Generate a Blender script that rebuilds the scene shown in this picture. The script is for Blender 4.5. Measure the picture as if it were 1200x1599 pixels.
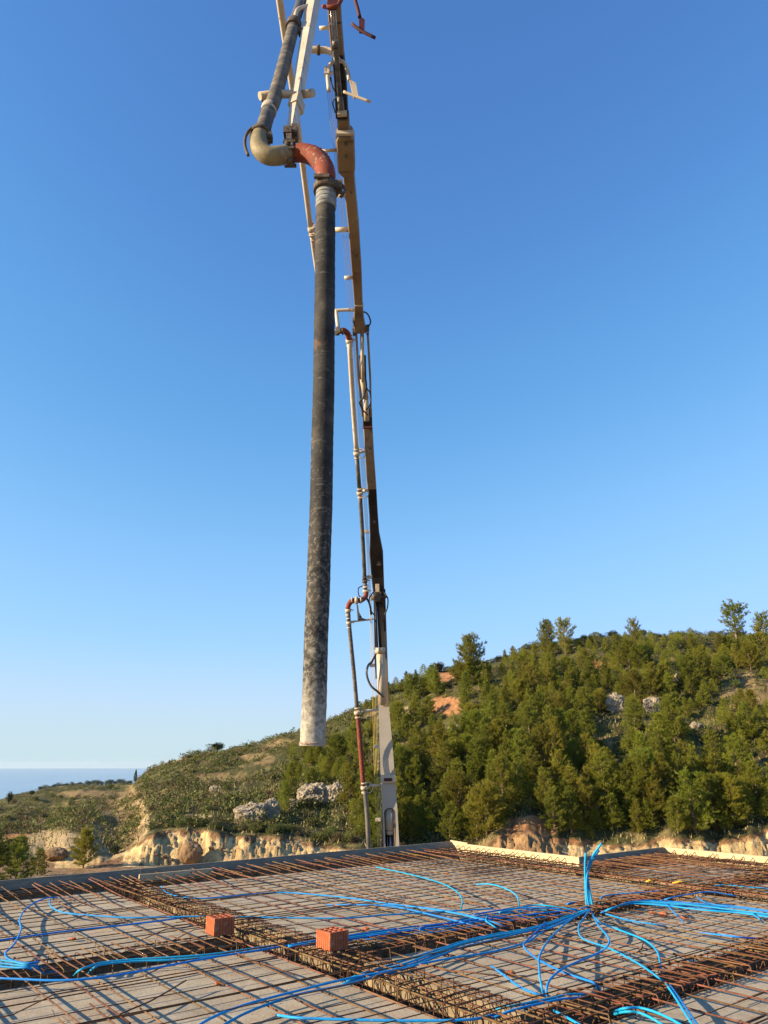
import bpy, bmesh, math, random
from mathutils import Vector, Matrix, noise
import numpy as np
random.seed(7); rng = np.random.RandomState(7)
for o in list(bpy.data.objects): bpy.data.objects.remove(o)
sc = bpy.context.scene
COL = sc.collection
R = math.radians

# ------------------------------------------------------------------ camera, sky, sun
PITCH = R(18.8); EYE = 1.5; FPX = 1155.0
cam = bpy.data.cameras.new('camera'); cam.sensor_fit = 'VERTICAL'; cam.sensor_height = 36; cam.sensor_width = 27
cam.lens = 26.0; cam.clip_start = 0.05; cam.clip_end = 200000
camo = bpy.data.objects.new('camera', cam); COL.objects.link(camo)
camo.location = (0, 0, EYE); camo.rotation_euler = (R(90) + PITCH, 0, 0)
sc.camera = camo
sc.render.resolution_x = 768; sc.render.resolution_y = 1024
SUN_AZ = R(-106); SUN_EL = R(19)
w = bpy.data.worlds.new('World'); sc.world = w; w.use_nodes = True
nt = w.node_tree; nt.nodes.clear()
sky = nt.nodes.new('ShaderNodeTexSky'); sky.sky_type = 'NISHITA'; sky.sun_disc = False
sky.sun_elevation = SUN_EL; sky.sun_rotation = SUN_AZ
sky.altitude = 0; sky.air_density = 1.0; sky.dust_density = 0.0; sky.ozone_density = 4.0  # clear evening air
bg = nt.nodes.new('ShaderNodeBackground'); bg.inputs[1].default_value = 0.096
wo = nt.nodes.new('ShaderNodeOutputWorld')
# coastal haze: the sky's own colours through a response curve, paling toward the horizon all the way round
def vscale(src, f):
    v = nt.nodes.new('ShaderNodeVectorMath'); v.operation = 'SCALE'; v.inputs['Scale'].default_value = f; nt.links.new(src, v.inputs[0]); return v.outputs[0]
cu = nt.nodes.new('ShaderNodeRGBCurve'); cu.mapping.use_clip = False; nt.links.new(vscale(sky.outputs[0], 0.24), cu.inputs['Color'])
for ci, pts_ in enumerate(([(.122, .094), (.162, .130), (.328, .31), (.7, .50), (1, .56)], [(.251, .27), (.332, .376), (.62, .62), (1, .74)], [(.521, .665), (.658, .79), (.97, 1.0)])):
    cv = cu.mapping.curves[ci]; cv.points[1].location = pts_[-1]
    for q in pts_[:-1]: cv.points.new(*q)
cu.mapping.update()
tcw = nt.nodes.new('ShaderNodeTexCoord'); spw = nt.nodes.new('ShaderNodeSeparateXYZ'); nt.links.new(tcw.outputs['Generated'], spw.inputs[0])
mrw = nt.nodes.new('ShaderNodeMapRange'); mrw.interpolation_type = 'SMOOTHSTEP'; mrw.inputs[1].default_value = -0.01; mrw.inputs[2].default_value = 0.16; mrw.inputs[3].default_value = 1; mrw.inputs[4].default_value = 0
nt.links.new(spw.outputs[2], mrw.inputs[0])
mxw = nt.nodes.new('ShaderNodeMix'); mxw.data_type = 'RGBA'; nt.links.new(mrw.outputs[0], mxw.inputs[0]); nt.links.new(cu.outputs[0], mxw.inputs[6]); mxw.inputs[7].default_value = (.60, .775, .85, 1)
nt.links.new(vscale(mxw.outputs[2], 1 / 0.24), bg.inputs[0]); nt.links.new(bg.outputs[0], wo.inputs[0])
sl = bpy.data.lights.new('sun', 'SUN'); sl.energy = 5.0; sl.angle = R(0.5); sl.color = (1.0, 0.79, 0.52)
so = bpy.data.objects.new('sun', sl); COL.objects.link(so)
sd = Vector((math.sin(SUN_AZ) * math.cos(SUN_EL), math.cos(SUN_AZ) * math.cos(SUN_EL), math.sin(SUN_EL)))
so.rotation_euler = sd.to_track_quat('Z', 'Y').to_euler()
so.location = (-30, -10, 30)
sc.view_settings.view_transform = 'Standard'; sc.view_settings.look = 'None'
sc.view_settings.exposure = 1.32; sc.view_settings.gamma = 1

# ------------------------------------------------------------------ measuring helpers
def ray(x, y):
    X = (x - 600) / FPX; Y = (799.5 - y) / FPX
    return (X, math.cos(PITCH) - Y * math.sin(PITCH), math.sin(PITCH) + Y * math.cos(PITCH))
def gnd(x, y, z=0.0):
    r = ray(x, y); t = (z - EYE) / r[2]
    return Vector((r[0] * t, r[1] * t, z))
def pt(x, y, d):                      # the point seen at (x, y) that stands d metres ahead
    r = ray(x, y); t = d / r[1]
    return Vector((r[0] * t, d, EYE + r[2] * t))
A1 = R(51.8)
UX = Vector((math.sin(A1), math.cos(A1), 0)); VX = Vector((-math.cos(A1), math.sin(A1), 0))
def dk(u, v, z=0.0):                  # deck coordinates
    return UX * u + VX * v + Vector((0, 0, z))

# ------------------------------------------------------------------ materials
def mat(name, col, rough=0.6, metal=0.0, var=None, vscale=8.0, bump=0.0, bscale=40.0, stretch=(1, 1, 1),
        layers=(), coord='Object', spec=0.28, objrand=0.0):
    """col base; var second colour blended by noise; layers = [(colour, scale, lo, hi, stretch)] extra stains"""
    m = bpy.data.materials.new(name); m.use_nodes = True
    n = m.node_tree.nodes; l = m.node_tree.links
    b = n['Principled BSDF']; b.inputs['Roughness'].default_value = rough; b.inputs['Metallic'].default_value = metal
    b.inputs['Specular IOR Level'].default_value = spec
    tc = n.new('ShaderNodeTexCoord')
    def nz(scale, st, detail=6):
        mp = n.new('ShaderNodeMapping'); mp.inputs['Scale'].default_value = st
        l.new(tc.outputs[coord], mp.inputs[0])
        t = n.new('ShaderNodeTexNoise'); t.inputs['Scale'].default_value = scale; t.inputs['Detail'].default_value = detail
        t.inputs['Roughness'].default_value = 0.65
        l.new(mp.outputs[0], t.inputs[0]); return t
    def mix(a, bcol, f):
        x = n.new('ShaderNodeMix'); x.data_type = 'RGBA'
        if isinstance(a, tuple): x.inputs[6].default_value = a + (1,)
        else: l.new(a, x.inputs[6])
        x.inputs[7].default_value = bcol + (1,); l.new(f, x.inputs[0]); return x.outputs[2]
    def ramp(o, lo, hi):
        r = n.new('ShaderNodeMapRange'); r.inputs[1].default_value = lo; r.inputs[2].default_value = hi
        l.new(o, r.inputs[0]); return r.outputs[0]
    c = tuple(col)
    if var: c = mix(c, tuple(var), ramp(nz(vscale, stretch).outputs[0], 0.38, 0.62))
    for (lc, s, lo, hi, st) in layers: c = mix(c, tuple(lc), ramp(nz(s, st).outputs[0], lo, hi))
    if objrand:
        oi = n.new('ShaderNodeObjectInfo'); hs = n.new('ShaderNodeHueSaturation')
        mr = n.new('ShaderNodeMapRange'); mr.inputs[3].default_value = 1 - objrand; mr.inputs[4].default_value = 1 + objrand
        l.new(oi.outputs['Random'], mr.inputs[0]); l.new(mr.outputs[0], hs.inputs['Value'])
        if isinstance(c, tuple): hs.inputs['Color'].default_value = c + (1,)
        else: l.new(c, hs.inputs['Color'])
        mh = n.new('ShaderNodeMath'); mh.operation = 'MULTIPLY_ADD'; mh.inputs[1].default_value = 0.05; mh.inputs[2].default_value = 0.475
        mu = n.new('ShaderNodeMath'); mu.operation = 'FRACT'; mu2 = n.new('ShaderNodeMath'); mu2.operation = 'MULTIPLY'; mu2.inputs[1].default_value = 7.31
        l.new(oi.outputs['Random'], mu2.inputs[0]); l.new(mu2.outputs[0], mu.inputs[0]); l.new(mu.outputs[0], mh.inputs[0]); l.new(mh.outputs[0], hs.inputs['Hue'])
        c = hs.outputs[0]
    if isinstance(c, tuple): b.inputs['Base Color'].default_value = c + (1,)
    else: l.new(c, b.inputs['Base Color'])
    if bump:
        bp = n.new('ShaderNodeBump'); bp.inputs['Strength'].default_value = bump; bp.inputs['Distance'].default_value = 0.01
        l.new(nz(bscale, stretch).outputs[0], bp.inputs['Height']); l.new(bp.outputs[0], b.inputs['Normal'])
    return m
one = (1, 1, 1)
M = {}
M['rust'] = mat('rust_steel', (0.175, 0.093, 0.043), 0.85, 0.1, (0.075, 0.036, 0.02), 9, 0.6, 90, objrand=0.3, layers=[((0.22, 0.10, 0.042), 4, .55, .7, one)])
M['rustdark'] = mat('cage_steel', (0.06, 0.03, 0.015), 0.85, 0.1, (0.15, 0.068, 0.027), 7, 0.6, 90, objrand=0.3)
M['tie'] = mat('tie_wire', (0.03, 0.02, 0.015), 0.8)
M['blue'] = mat('blue_plastic', (0.004, 0.20, 0.46), 0.65, 0, (0.006, 0.24, 0.52), 3, objrand=0.16, layers=[((.10, .24, .38), 14, .56, .72, one), ((.25, .27, .25), 30, .64, .74, one)])
M['brick'] = mat('fired_clay', (0.42, 0.115, 0.042), 0.85, 0, (0.33, 0.085, 0.035), 12, 0.6, 60, layers=[((.42, .24, .15), 18, .55, .72, one), ((.38, .33, .27), 40, .62, .72, one)])
M['cream'] = mat('cream_paint', (0.48, 0.40, 0.28), 0.5, 0.0, (0.40, 0.32, 0.21), 1.5, 0.15, 30,
                 layers=[((.20, .12, .07), 3.5, .57, .72, (1, 1, .35)), ((.10, .07, .045), 18, .60, .70, (1, 1, .3)), ((.36, .34, .30), 8, .58, .66, one)])
M['creamclean'] = mat('pale_paint', (0.52, 0.46, 0.35), 0.45, 0.0, (0.44, 0.37, 0.27), 2, 0.1, 30,
                 layers=[((.20, .12, .07), 12, .58, .70, (1, 1, .3)), ((.10, .07, .05), 24, .63, .70, (1, 1, .4))])
M['grey'] = mat('arm_paint', (0.38, 0.34, 0.27), 0.55, 0.0, (0.33, 0.29, 0.23), 1.2, 0.1, 30,
                 layers=[((.2, .16, .12), 6, .62, .74, (2.5, 2.5, .3))])
M['tan'] = mat('weathered_paint', (0.24, 0.18, 0.115), 0.65, 0.0, (0.165, 0.112, 0.065), 0.9, 0.15, 30,
               layers=[((.05, .035, .028), 2.2, .58, .75, (1, 1, .5)), ((.33, .30, .25), 5, .62, .74, (1, 1, .4)), ((.05, .035, .025), 16, .64, .7, (1, 1, .35))])
M['grease_shade'] = mat('grease_and_slot_shade', (0.010, 0.008, 0.007), 0.6, 0.0, (0.03, 0.02, 0.013), 2.0, 0.2, 30, stretch=(1, 1, .4))
M['redpipe'] = mat('red_paint', (0.19, 0.038, 0.016), 0.75, 0.0, (0.12, 0.030, 0.018), 5, 0.5, 60,
                   layers=[((.30, .22, .16), 26, .57, .68, one), ((.07, .03, .02), 12, .58, .70, one)])
M['redrust'] = mat('dark_red_paint', (0.07, 0.012, 0.014), 0.7, 0.0, (0.04, 0.012, 0.011), 6, .2, 40)
M['darkpipe'] = mat('worn_dark_pipe', (0.055, 0.055, 0.05), 0.5, 0.2, (0.14, 0.13, 0.11), 5, 0.2, 40, stretch=(1, 1, .5))
M['greypipe'] = mat('worn_grey_pipe', (0.05, 0.047, 0.04), 0.75, 0.0, (0.18, 0.15, 0.105), 7, 0.3, 50, stretch=(1, 1, 1.6),
                    layers=[((.07, .07, .07), 7, .5, .62, (1, 1, 2))])
M['olive'] = mat('ochre_cast_elbow', (0.23, 0.19, 0.10), 0.6, 0.0, (0.15, 0.125, 0.07), 7, 0.4, 40,
                 layers=[((.36, .32, .23), 10, .6, .7, one), ((.08, .06, .04), 20, .60, .70, one)])
M['clamp'] = mat('clamp_iron', (0.05, 0.036, 0.026), 0.8, 0.1, (0.13, 0.10, 0.07), 24, 0.6, 80)
M['steel'] = mat('cement_coated_sleeve', (0.26, 0.26, 0.235), 0.8, 0.0, (0.13, 0.13, 0.12), 16, 0.5, 60, stretch=(1, 1, 3))
M['chrome'] = mat('piston_steel', (0.35, 0.33, 0.30), 0.25, 0.9)
M['cable'] = mat('cable_grey', (0.30, 0.27, 0.26), 0.6)
M['cabley'] = mat('cable_yellow', (0.50, 0.40, 0.12), 0.6)
M['black'] = mat('black_rubber', (0.02, 0.02, 0.02), 0.5)
M['wood'] = mat('sunlit_plank', (0.52, 0.40, 0.24), 0.75, 0, (0.44, 0.32, 0.18), 5, 0.3, 50, stretch=(1, 1, 6), layers=[((.4, .3, .18), 9, .62, .72, (1, 1, 5))])  # brighter plank tone, given to the boards that face the sun
M['wood_shaded'] = mat('shaded_plank', (0.26, 0.23, 0.18), 0.85, 0, (0.18, 0.16, 0.125), 5, 0.3, 50, stretch=(1, 1, 6))  # darker grey copy: shade put into the colour of boards turned from the sun
M['plastic_y'] = mat('yellow_scrap', (0.75, 0.42, 0.03), 0.5)
M['bark'] = mat('pine_bark', (0.16, 0.11, 0.075), 0.9, 0, (0.24, 0.17, 0.12), 12, .5, 30)
M['rock'] = mat('limestone', (0.33, 0.275, 0.195), 0.9, 0, (0.20, 0.165, 0.115), 1.6, 1.0, 5, layers=[((.38, .35, .29), 3, .55, .7, one), ((.10, .09, .07), 4.5, .6, .68, (1, 1, .4))])
M['clayrock'] = mat('clay_boulder', (0.21, 0.135, 0.07), 0.95, 0, (0.14, 0.085, 0.045), 1.4, 0.25, 3, layers=[((.38, .28, .17), 3, .56, .7, (1, 1, .5))])

def hose_material():
    m = mat('worn_rubber_hose', (0.013, 0.013, 0.013), 0.8, 0, (0.035, 0.033, 0.029), 5, 0.5, 45, stretch=(1, 1, 1.2),
            layers=[((.085, .075, .058), 3.0, .52, .76, (1.6, 1.6, 1.3)), ((.15, .135, .105), 11, .60, .74, (.7, .7, 3.2)), ((.10, .058, .035), 8, .60, .72, (1, 1, .7))])
    n = m.node_tree.nodes; l = m.node_tree.links
    b = n['Principled BSDF']; src = b.inputs['Base Color'].links[0].from_socket
    tc = [x for x in n if x.type == 'TEX_COORD'][0]
    sp = n.new('ShaderNodeSeparateXYZ'); l.new(tc.outputs['Object'], sp.inputs[0])
    # cement dust: rises toward the hose mouth
    mr = n.new('ShaderNodeMapRange'); mr.inputs[1].default_value = 3.0; mr.inputs[2].default_value = 0.3
    mr.inputs[3].default_value = 0.0; mr.inputs[4].default_value = 0.22; l.new(sp.outputs[2], mr.inputs[0])
    m2 = n.new('ShaderNodeMapRange'); m2.inputs[1].default_value = 0.42; m2.inputs[2].default_value = 0.12
    m2.inputs[3].default_value = 0.0; m2.inputs[4].default_value = 0.20; l.new(sp.outputs[2], m2.inputs[0])
    ad = n.new('ShaderNodeMath'); l.new(mr.outputs[0], ad.inputs[0]); l.new(m2.outputs[0], ad.inputs[1])
    nz = n.new('ShaderNodeTexNoise'); nz.inputs['Scale'].default_value = 30; nz.inputs['Detail'].default_value = 8; nz.inputs['Roughness'].default_value = .75
    mp = n.new('ShaderNodeMapping'); mp.inputs['Scale'].default_value = (1, 1, .9); l.new(tc.outputs['Object'], mp.inputs[0]); l.new(mp.outputs[0], nz.inputs[0])
    a2 = n.new('ShaderNodeMath'); a2.operation = 'ADD'; l.new(nz.outputs[0], a2.inputs[0]); l.new(ad.outputs[0], a2.inputs[1])
    m3 = n.new('ShaderNodeMapRange'); m3.inputs[1].default_value = .66; m3.inputs[2].default_value = 1.0; l.new(a2.outputs[0], m3.inputs[0])
    x = n.new('ShaderNodeMix'); x.data_type = 'RGBA'; x.inputs[7].default_value = (.36, .33, .265, 1)
    l.new(m3.outputs[0], x.inputs[0]); l.new(src, x.inputs[6]); l.new(x.outputs[2], b.inputs['Base Color'])
    # fabric wraps
    wv = n.new('ShaderNodeTexWave'); wv.bands_direction = 'Z'; wv.inputs['Scale'].default_value = 9; wv.inputs['Distortion'].default_value = 1.2
    l.new(tc.outputs['Object'], wv.inputs[0])
    bp = n.new('ShaderNodeBump'); bp.inputs['Strength'].default_value = .22; bp.inputs['Distance'].default_value = .004
    l.new(wv.outputs[0], bp.inputs['Height']); old = b.inputs['Normal'].links[0].from_socket
    l.new(old, bp.inputs['Normal']); l.new(bp.outputs[0], b.inputs['Normal'])
    return m
M['hose'] = hose_material()

def foliage_material(name, col, col2, trans=0.25):
    m = mat(name, col, 0.6, 0, col2, 1.2, objrand=0.25, spec=0.25)
    n = m.node_tree.nodes; l = m.node_tree.links
    b = n['Principled BSDF']; src = b.inputs['Base Color'].links[0].from_socket
    tr = n.new('ShaderNodeBsdfTranslucent'); l.new(src, tr.inputs[0])
    mx = n.new('ShaderNodeMixShader'); mx.inputs[0].default_value = trans
    out = [x for x in n if x.type == 'OUTPUT_MATERIAL'][0]
    l.new(b.outputs[0], mx.inputs[1]); l.new(tr.outputs[0], mx.inputs[2]); l.new(mx.outputs[0], out.inputs[0])
    return m
M['needles'] = foliage_material('pine_needles', (0.215, 0.215, 0.020), (0.125, 0.14, 0.015), .38)
M['leaves'] = foliage_material('shrub_leaves', (0.115, 0.130, 0.030), (0.070, 0.088, 0.022))
M['leaves2'] = foliage_material('dry_shrub_leaves', (0.13, 0.10, 0.045), (0.09, 0.07, 0.032))
M['olive_leaves'] = foliage_material('olive_leaves', (0.06, 0.075, 0.035), (0.045, 0.058, 0.028))
M['darkleaf'] = foliage_material('dark_leaves', (0.04, 0.055, 0.022), (0.03, 0.045, 0.018))

# ------------------------------------------------------------------ mesh builder
class MB:
    def __init__(s): s.v = []; s.f = []; s.mi = []; s.sm = []
    def add(s, vs, fs, mi=0, smooth=False):
        o = len(s.v); s.v += [tuple(p) for p in vs]
        for f in fs: s.f.append(tuple(i + o for i in f)); s.mi.append(mi); s.sm.append(smooth)
        return s
    def box(s, c, sx, sy, sz, ax=None, mi=0):
        X, Y, Z = ax if ax else (Vector((1, 0, 0)), Vector((0, 1, 0)), Vector((0, 0, 1)))
        c = Vector(c); vs = []
        for k in (-1, 1):
            for (i, j) in ((-1, -1), (1, -1), (1, 1), (-1, 1)): vs.append(c + X * (sx / 2 * i) + Y * (sy / 2 * j) + Z * (sz / 2 * k))
        return s.add(vs, [(3, 2, 1, 0), (4, 5, 6, 7), (0, 1, 5, 4), (1, 2, 6, 5), (2, 3, 7, 6), (3, 0, 4, 7)], mi)
    def beam(s, p0, p1, w0, h0, w1=None, h1=None, side=None, mi=0):
        """box section from p0 to p1; w along side, h along the third axis"""
        p0 = Vector(p0); p1 = Vector(p1); w1 = w0 if w1 is None else w1; h1 = h0 if h1 is None else h1
        z = (p1 - p0).normalized(); sdv = Vector(side) if side else Vector((1, 0, 0))
        x = (sdv - z * sdv.dot(z)).normalized(); y = z.cross(x)
        vs = []
        for p, ww, hh in ((p0, w0, h0), (p1, w1, h1)):
            b = min(ww, hh) * 0.08
            for (i, j, di, dj) in ((-1, -1, 1, 0), (-1, -1, 0, 1)[:0] or (1, -1, -1, 0), (1, -1, 0, 1), (1, 1, 0, -1), (1, 1, -1, 0), (-1, 1, 1, 0), (-1, 1, 0, -1), (-1, -1, 0, 1)):
                vs.append(p + x * (ww / 2 * i + b * di) + y * (hh / 2 * j + b * dj))
        n = 8
        fs = [tuple(range(n))[::-1], tuple(range(n, 2 * n))] + [(i, (i + 1) % n, n + (i + 1) % n, n + i) for i in range(n)]
        return s.add(vs, fs, mi)
    def tube(s, pts, r, n=8, caps=True, mi=0, smooth=True, rads=None):
        pts = [Vector(p) for p in pts]; N = len(pts)
        t = [(pts[min(i + 1, N - 1)] - pts[max(i - 1, 0)]).normalized() for i in range(N)]
        a = Vector((0, 0, 1)) if abs(t[0].z) < 0.9 else Vector((1, 0, 0))
        x = (a - t[0] * a.dot(t[0])).normalized(); vs = []
        for i in range(N):
            x = (x - t[i] * x.dot(t[i])).normalized(); y = t[i].cross(x)
            rr = rads[i] if rads else r
            for k in range(n):
                q = 2 * math.pi * (k + .5) / n; vs.append(pts[i] + x * (rr * math.cos(q)) + y * (rr * math.sin(q)))
        fs = [(i * n + k, i * n + (k + 1) % n, (i + 1) * n + (k + 1) % n, (i + 1) * n + k) for i in range(N - 1) for k in range(n)]
        s.add(vs, fs, mi, smooth)
        if caps: o = len(s.v) - N * n; s.f += [tuple(o + k for k in range(n))[::-1], tuple(o + (N - 1) * n + k for k in range(n))]; s.mi += [mi, mi]; s.sm += [False, False]
        return s
    def hollow(s, p0, p1, ro, ri, n=24, mi=0, segs=1):
        """pipe with a bore"""
        p0 = Vector(p0); p1 = Vector(p1); z = (p1 - p0).normalized()
        a = Vector((1, 0, 0)) if abs(z.x) < .9 else Vector((0, 1, 0)); x = (a - z * a.dot(z)).normalized(); y = z.cross(x)
        vs = []
        for (p, r) in ((p0, ri), (p0, ro), (p1, ro), (p1, ri)):
            for k in range(n):
                q = 2 * math.pi * k / n; vs.append(p + (x * math.cos(q) + y * math.sin(q)) * r)
        fs = [(j * n + k, j * n + (k + 1) % n, ((j + 1) % 4) * n + (k + 1) % n, ((j + 1) % 4) * n + k) for j in range(4) for k in range(n)]
        return s.add(vs, fs, mi, True)
    def poly(s, outline, ext, mi=0):
        """closed outline (list of Vectors) extruded by vector ext; fan-free ngon caps"""
        n = len(outline); a = [Vector(p) for p in outline]; b = [p + Vector(ext) for p in a]
        return s.add(a + b, [tuple(range(n)), tuple(range(2 * n - 1, n - 1, -1))] + [((i + 1) % n, i, n + i, n + (i + 1) % n) for i in range(n)], mi)
    def build(s, name, mats, parent=None, shift=None, local=False):
        me = bpy.data.meshes.new(name)
        vs = s.v
        if shift is None and parent is not None and not local: shift = parent.location
        if shift is not None: vs = [(a - shift[0], b - shift[1], c - shift[2]) for a, b, c in vs]
        me.from_pydata(vs, [], s.f)
        if not isinstance(mats, (list, tuple)): mats = [mats]
        for m in mats: me.materials.append(m)
        me.polygons.foreach_set('material_index', s.mi); me.polygons.foreach_set('use_smooth', s.sm)
        me.update()
        bm = bmesh.new(); bm.from_mesh(me); bmesh.ops.recalc_face_normals(bm, faces=bm.faces); bm.to_mesh(me); bm.free()
        o = bpy.data.objects.new(name, me); COL.objects.link(o)
        if parent is not None: o.parent = parent
        elif shift is not None: o.location = shift
        return o
def tag(o, label=None, cat=None, group=None, kind=None):
    if label: o['label'] = label
    if cat: o['category'] = cat
    if group: o['group'] = group
    if kind: o['kind'] = kind
    return o
def empty(name, loc=(0, 0, 0)):
    o = bpy.data.objects.new(name, None); COL.objects.link(o); o.location = loc; o.empty_display_size = .2; return o
def copy_tree(o, kids, parent=None):
    c = o.copy(); COL.objects.link(c); c.parent = parent
    for ch in kids.get(o.name, []): copy_tree(ch, kids, c)
    return c
def kids_of(root):
    d = {}
    for o in bpy.data.objects:
        if o.parent: d.setdefault(o.parent.name, []).append(o)
    return d
def smooth_path(pts, k=6):
    """Catmull-Rom"""
    P = [Vector(p) for p in pts]
    if len(P) < 3: return P
    P = [P[0] * 2 - P[1]] + P + [P[-1] * 2 - P[-2]]; out = []
    for i in range(1, len(P) - 2):
        for j in range(k):
            t = j / k; a, b, c, d = P[i - 1], P[i], P[i + 1], P[i + 2]
            out.append(0.5 * ((2 * b) + (c - a) * t + (2 * a - 5 * b + 4 * c - d) * t * t + (3 * b - a - 3 * c + d) * t ** 3))
    out.append(P[-2]); return out

# ------------------------------------------------------------------ terrain
def sval(x, y): r = ray(x, y); return r[0] / r[1]
def zval(y, d): r = ray(600, y); return EYE + d * r[2] / r[1]
SKY = [(-900, 1330, 200), (-300, 1285, 220), (0, 1252, 230), (30, 1243, 230), (60, 1235, 230), (120, 1228, 230), (185, 1225, 215), (205, 1224, 185), (232, 1200, 150),
       (270, 1188, 132), (330, 1177, 120), (400, 1164, 118), (470, 1143, 115), (520, 1120, 112), (570, 1100, 110), (610, 1072, 108), (680, 1045, 106), (760, 1036, 104),
       (850, 1010, 102), (900, 1001, 100), (1000, 994, 100), (1200, 996, 100), (1500, 990, 100), (2100, 960, 100)]
CT = [(-900, 1385), (0, 1368), (60, 1345), (100, 1320), (140, 1318), (175, 1335), (200, 1325), (233, 1300), (283, 1293), (333, 1295), (367, 1302), (433, 1303), (467, 1307), (500, 1318),
      (553, 1321), (600, 1330), (700, 1335), (745, 1330), (780, 1300), (825, 1290), (870, 1312), (930, 1318), (1000, 1316), (1040, 1304), (1120, 1311), (1162, 1303), (1200, 1292), (1400, 1290), (2100, 1290)]
S_s = np.array([sval(x, y) for x, y, d in SKY]); S_z = np.array([zval(y, d) for x, y, d in SKY]); S_d = np.array([float(d) for x, y, d in SKY])
C_s = np.array([sval(x, y) for x, y in CT]); C_z = np.array([zval(y, 50.5) for x, y in CT])
FOOT = -4.1
def hz(s, d):
    """terrain height along azimuth tangent s at forward distance d"""
    zs = float(np.interp(s, S_s, S_z)); ds = float(np.interp(s, S_s, S_d)); zc = max(float(np.interp(s, C_s, C_z)), FOOT + 0.05)
    fl = noise.noise(Vector((s * 14, 3.1, 0))) * 0.7 + noise.noise(Vector((s * 150, 1.7, 5))) * 0.16 + abs(noise.noise(Vector((s * 340, 1.7, 8)))) * 0.14
    d0 = 48.0 + fl; d1 = d0 + 2.0 + 1.3 * noise.noise(Vector((s * 45, 8.8, 2)))
    if d <= d0: z = FOOT + 0.25 * noise.noise(Vector((s * d * .2, d * .2, 9)))
    elif d <= d1:
        t = (d - d0) / (d1 - d0); z = FOOT + (zc - FOOT) * max(0, min(1, t ** 0.8 + math.sin(math.pi * t) * ((.08 if s > .1 else .11) * noise.noise(Vector((s * 130, d * 1.3, 6))) + .18 * noise.noise(Vector((s * 420, d * 3, 2))))))
    elif d <= ds:
        t = (d - d1) / (ds - d1); z = zc + (zs - zc) * (t + 0.10 * math.sin(math.pi * t) * (1 if zs > 0 else -1.2))
        env = min(1, t * 6) * min(1, (1 - t) * 8 + 0.25)
        X = s * d
        z += env * (1.5 * noise.noise(Vector((X * .06, d * .06, 0))) + 0.8 * noise.noise(Vector((X * .17, d * .17, 4))) + 0.35 * noise.noise(Vector((X * .5, d * .5, 7))))
    else:
        e = d - ds
        z = zs - e * 0.06 if e < 60 else zs - 3.6 - (e - 60) * 0.13
        X = s * d; z += 0.25 * (1.5 * noise.noise(Vector((X * .06, d * .06, 0))) + .8 * noise.noise(Vector((X * .17, d * .17, 4))))
        z = max(z, -180)
    return z
def terr(x, y):
    """first terrain point seen at pixel (x, y)"""
    r = ray(x, y); s = r[0] / r[1]; k = r[2] / r[1]
    d = 40.0; prev = 1
    while d < 260:
        g = EYE + k * d - hz(s, d)
        if g < 0: break
        d += 0.5 if d < 70 else 1.0
    else: return None
    return Vector((s * d, d, hz(s, d)))
def proj(p):
    v = Vector(p) - Vector((0, 0, EYE)); c, s_ = math.cos(PITCH), math.sin(PITCH)
    dep = v.y * c + v.z * s_; up = -v.y * s_ + v.z * c
    if dep < .1: return (-9999, -9999)
    return (600 + FPX * v.x / dep, 799.5 - FPX * up / dep)

# bare-ground patches in (azimuth tangent, forward distance): kind 1 cream, 2 red earth, 3 dry grass, 4 brown dirt
PATCH = [(188, 1283, 38, 44, 3), (203, 1240, 9, 14, 3), (183, 1268, 22, 15, 1), (212, 1286, 22, 32, 1), (205, 1250, 14, 16, 1), (170, 1302, 30, 22, 1), (90, 1322, 52, 26, 1), (165, 1322, 44, 22, 1),
         (150, 1352, 190, 13, 4), (700, 1052, 17, 16, 2), (697, 1103, 30, 14, 2), (828, 1292, 45, 18, 2), (880, 1322, 60, 12, 2), (800, 1318, 50, 14, 3), (1170, 1085, 45, 28, 3),
         (1190, 1225, 26, 34, 3), (990, 1267, 14, 8, 1), (1165, 1060, 18, 8, 1), (1080, 1185, 30, 18, 3), (930, 1160, 26, 14, 3), (960, 1205, 40, 18, 3), (260, 1187, 26, 6, 1), (150, 1240, 60, 6, 3), (310, 1275, 22, 4, 1),
         (400, 1185, 30, 8, 3), (340, 1215, 40, 7, 3), (430, 1160, 34, 7, 3), (600, 1120, 30, 12, 3), (940, 1040, 25, 7, 2), (1115, 1020, 25, 5, 2), (640, 1110, 22, 6, 1), (60, 1285, 22, 7, 3), (30, 1310, 30, 8, 2)]
def patch_kind(x, y, j):
    for (cx, cy, rx, ry, k) in PATCH:
        q = ((x - cx) / rx) ** 2 + ((y - cy) / ry) ** 2
        if q + j * 0.9 < 1: return k
    return 0
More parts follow.
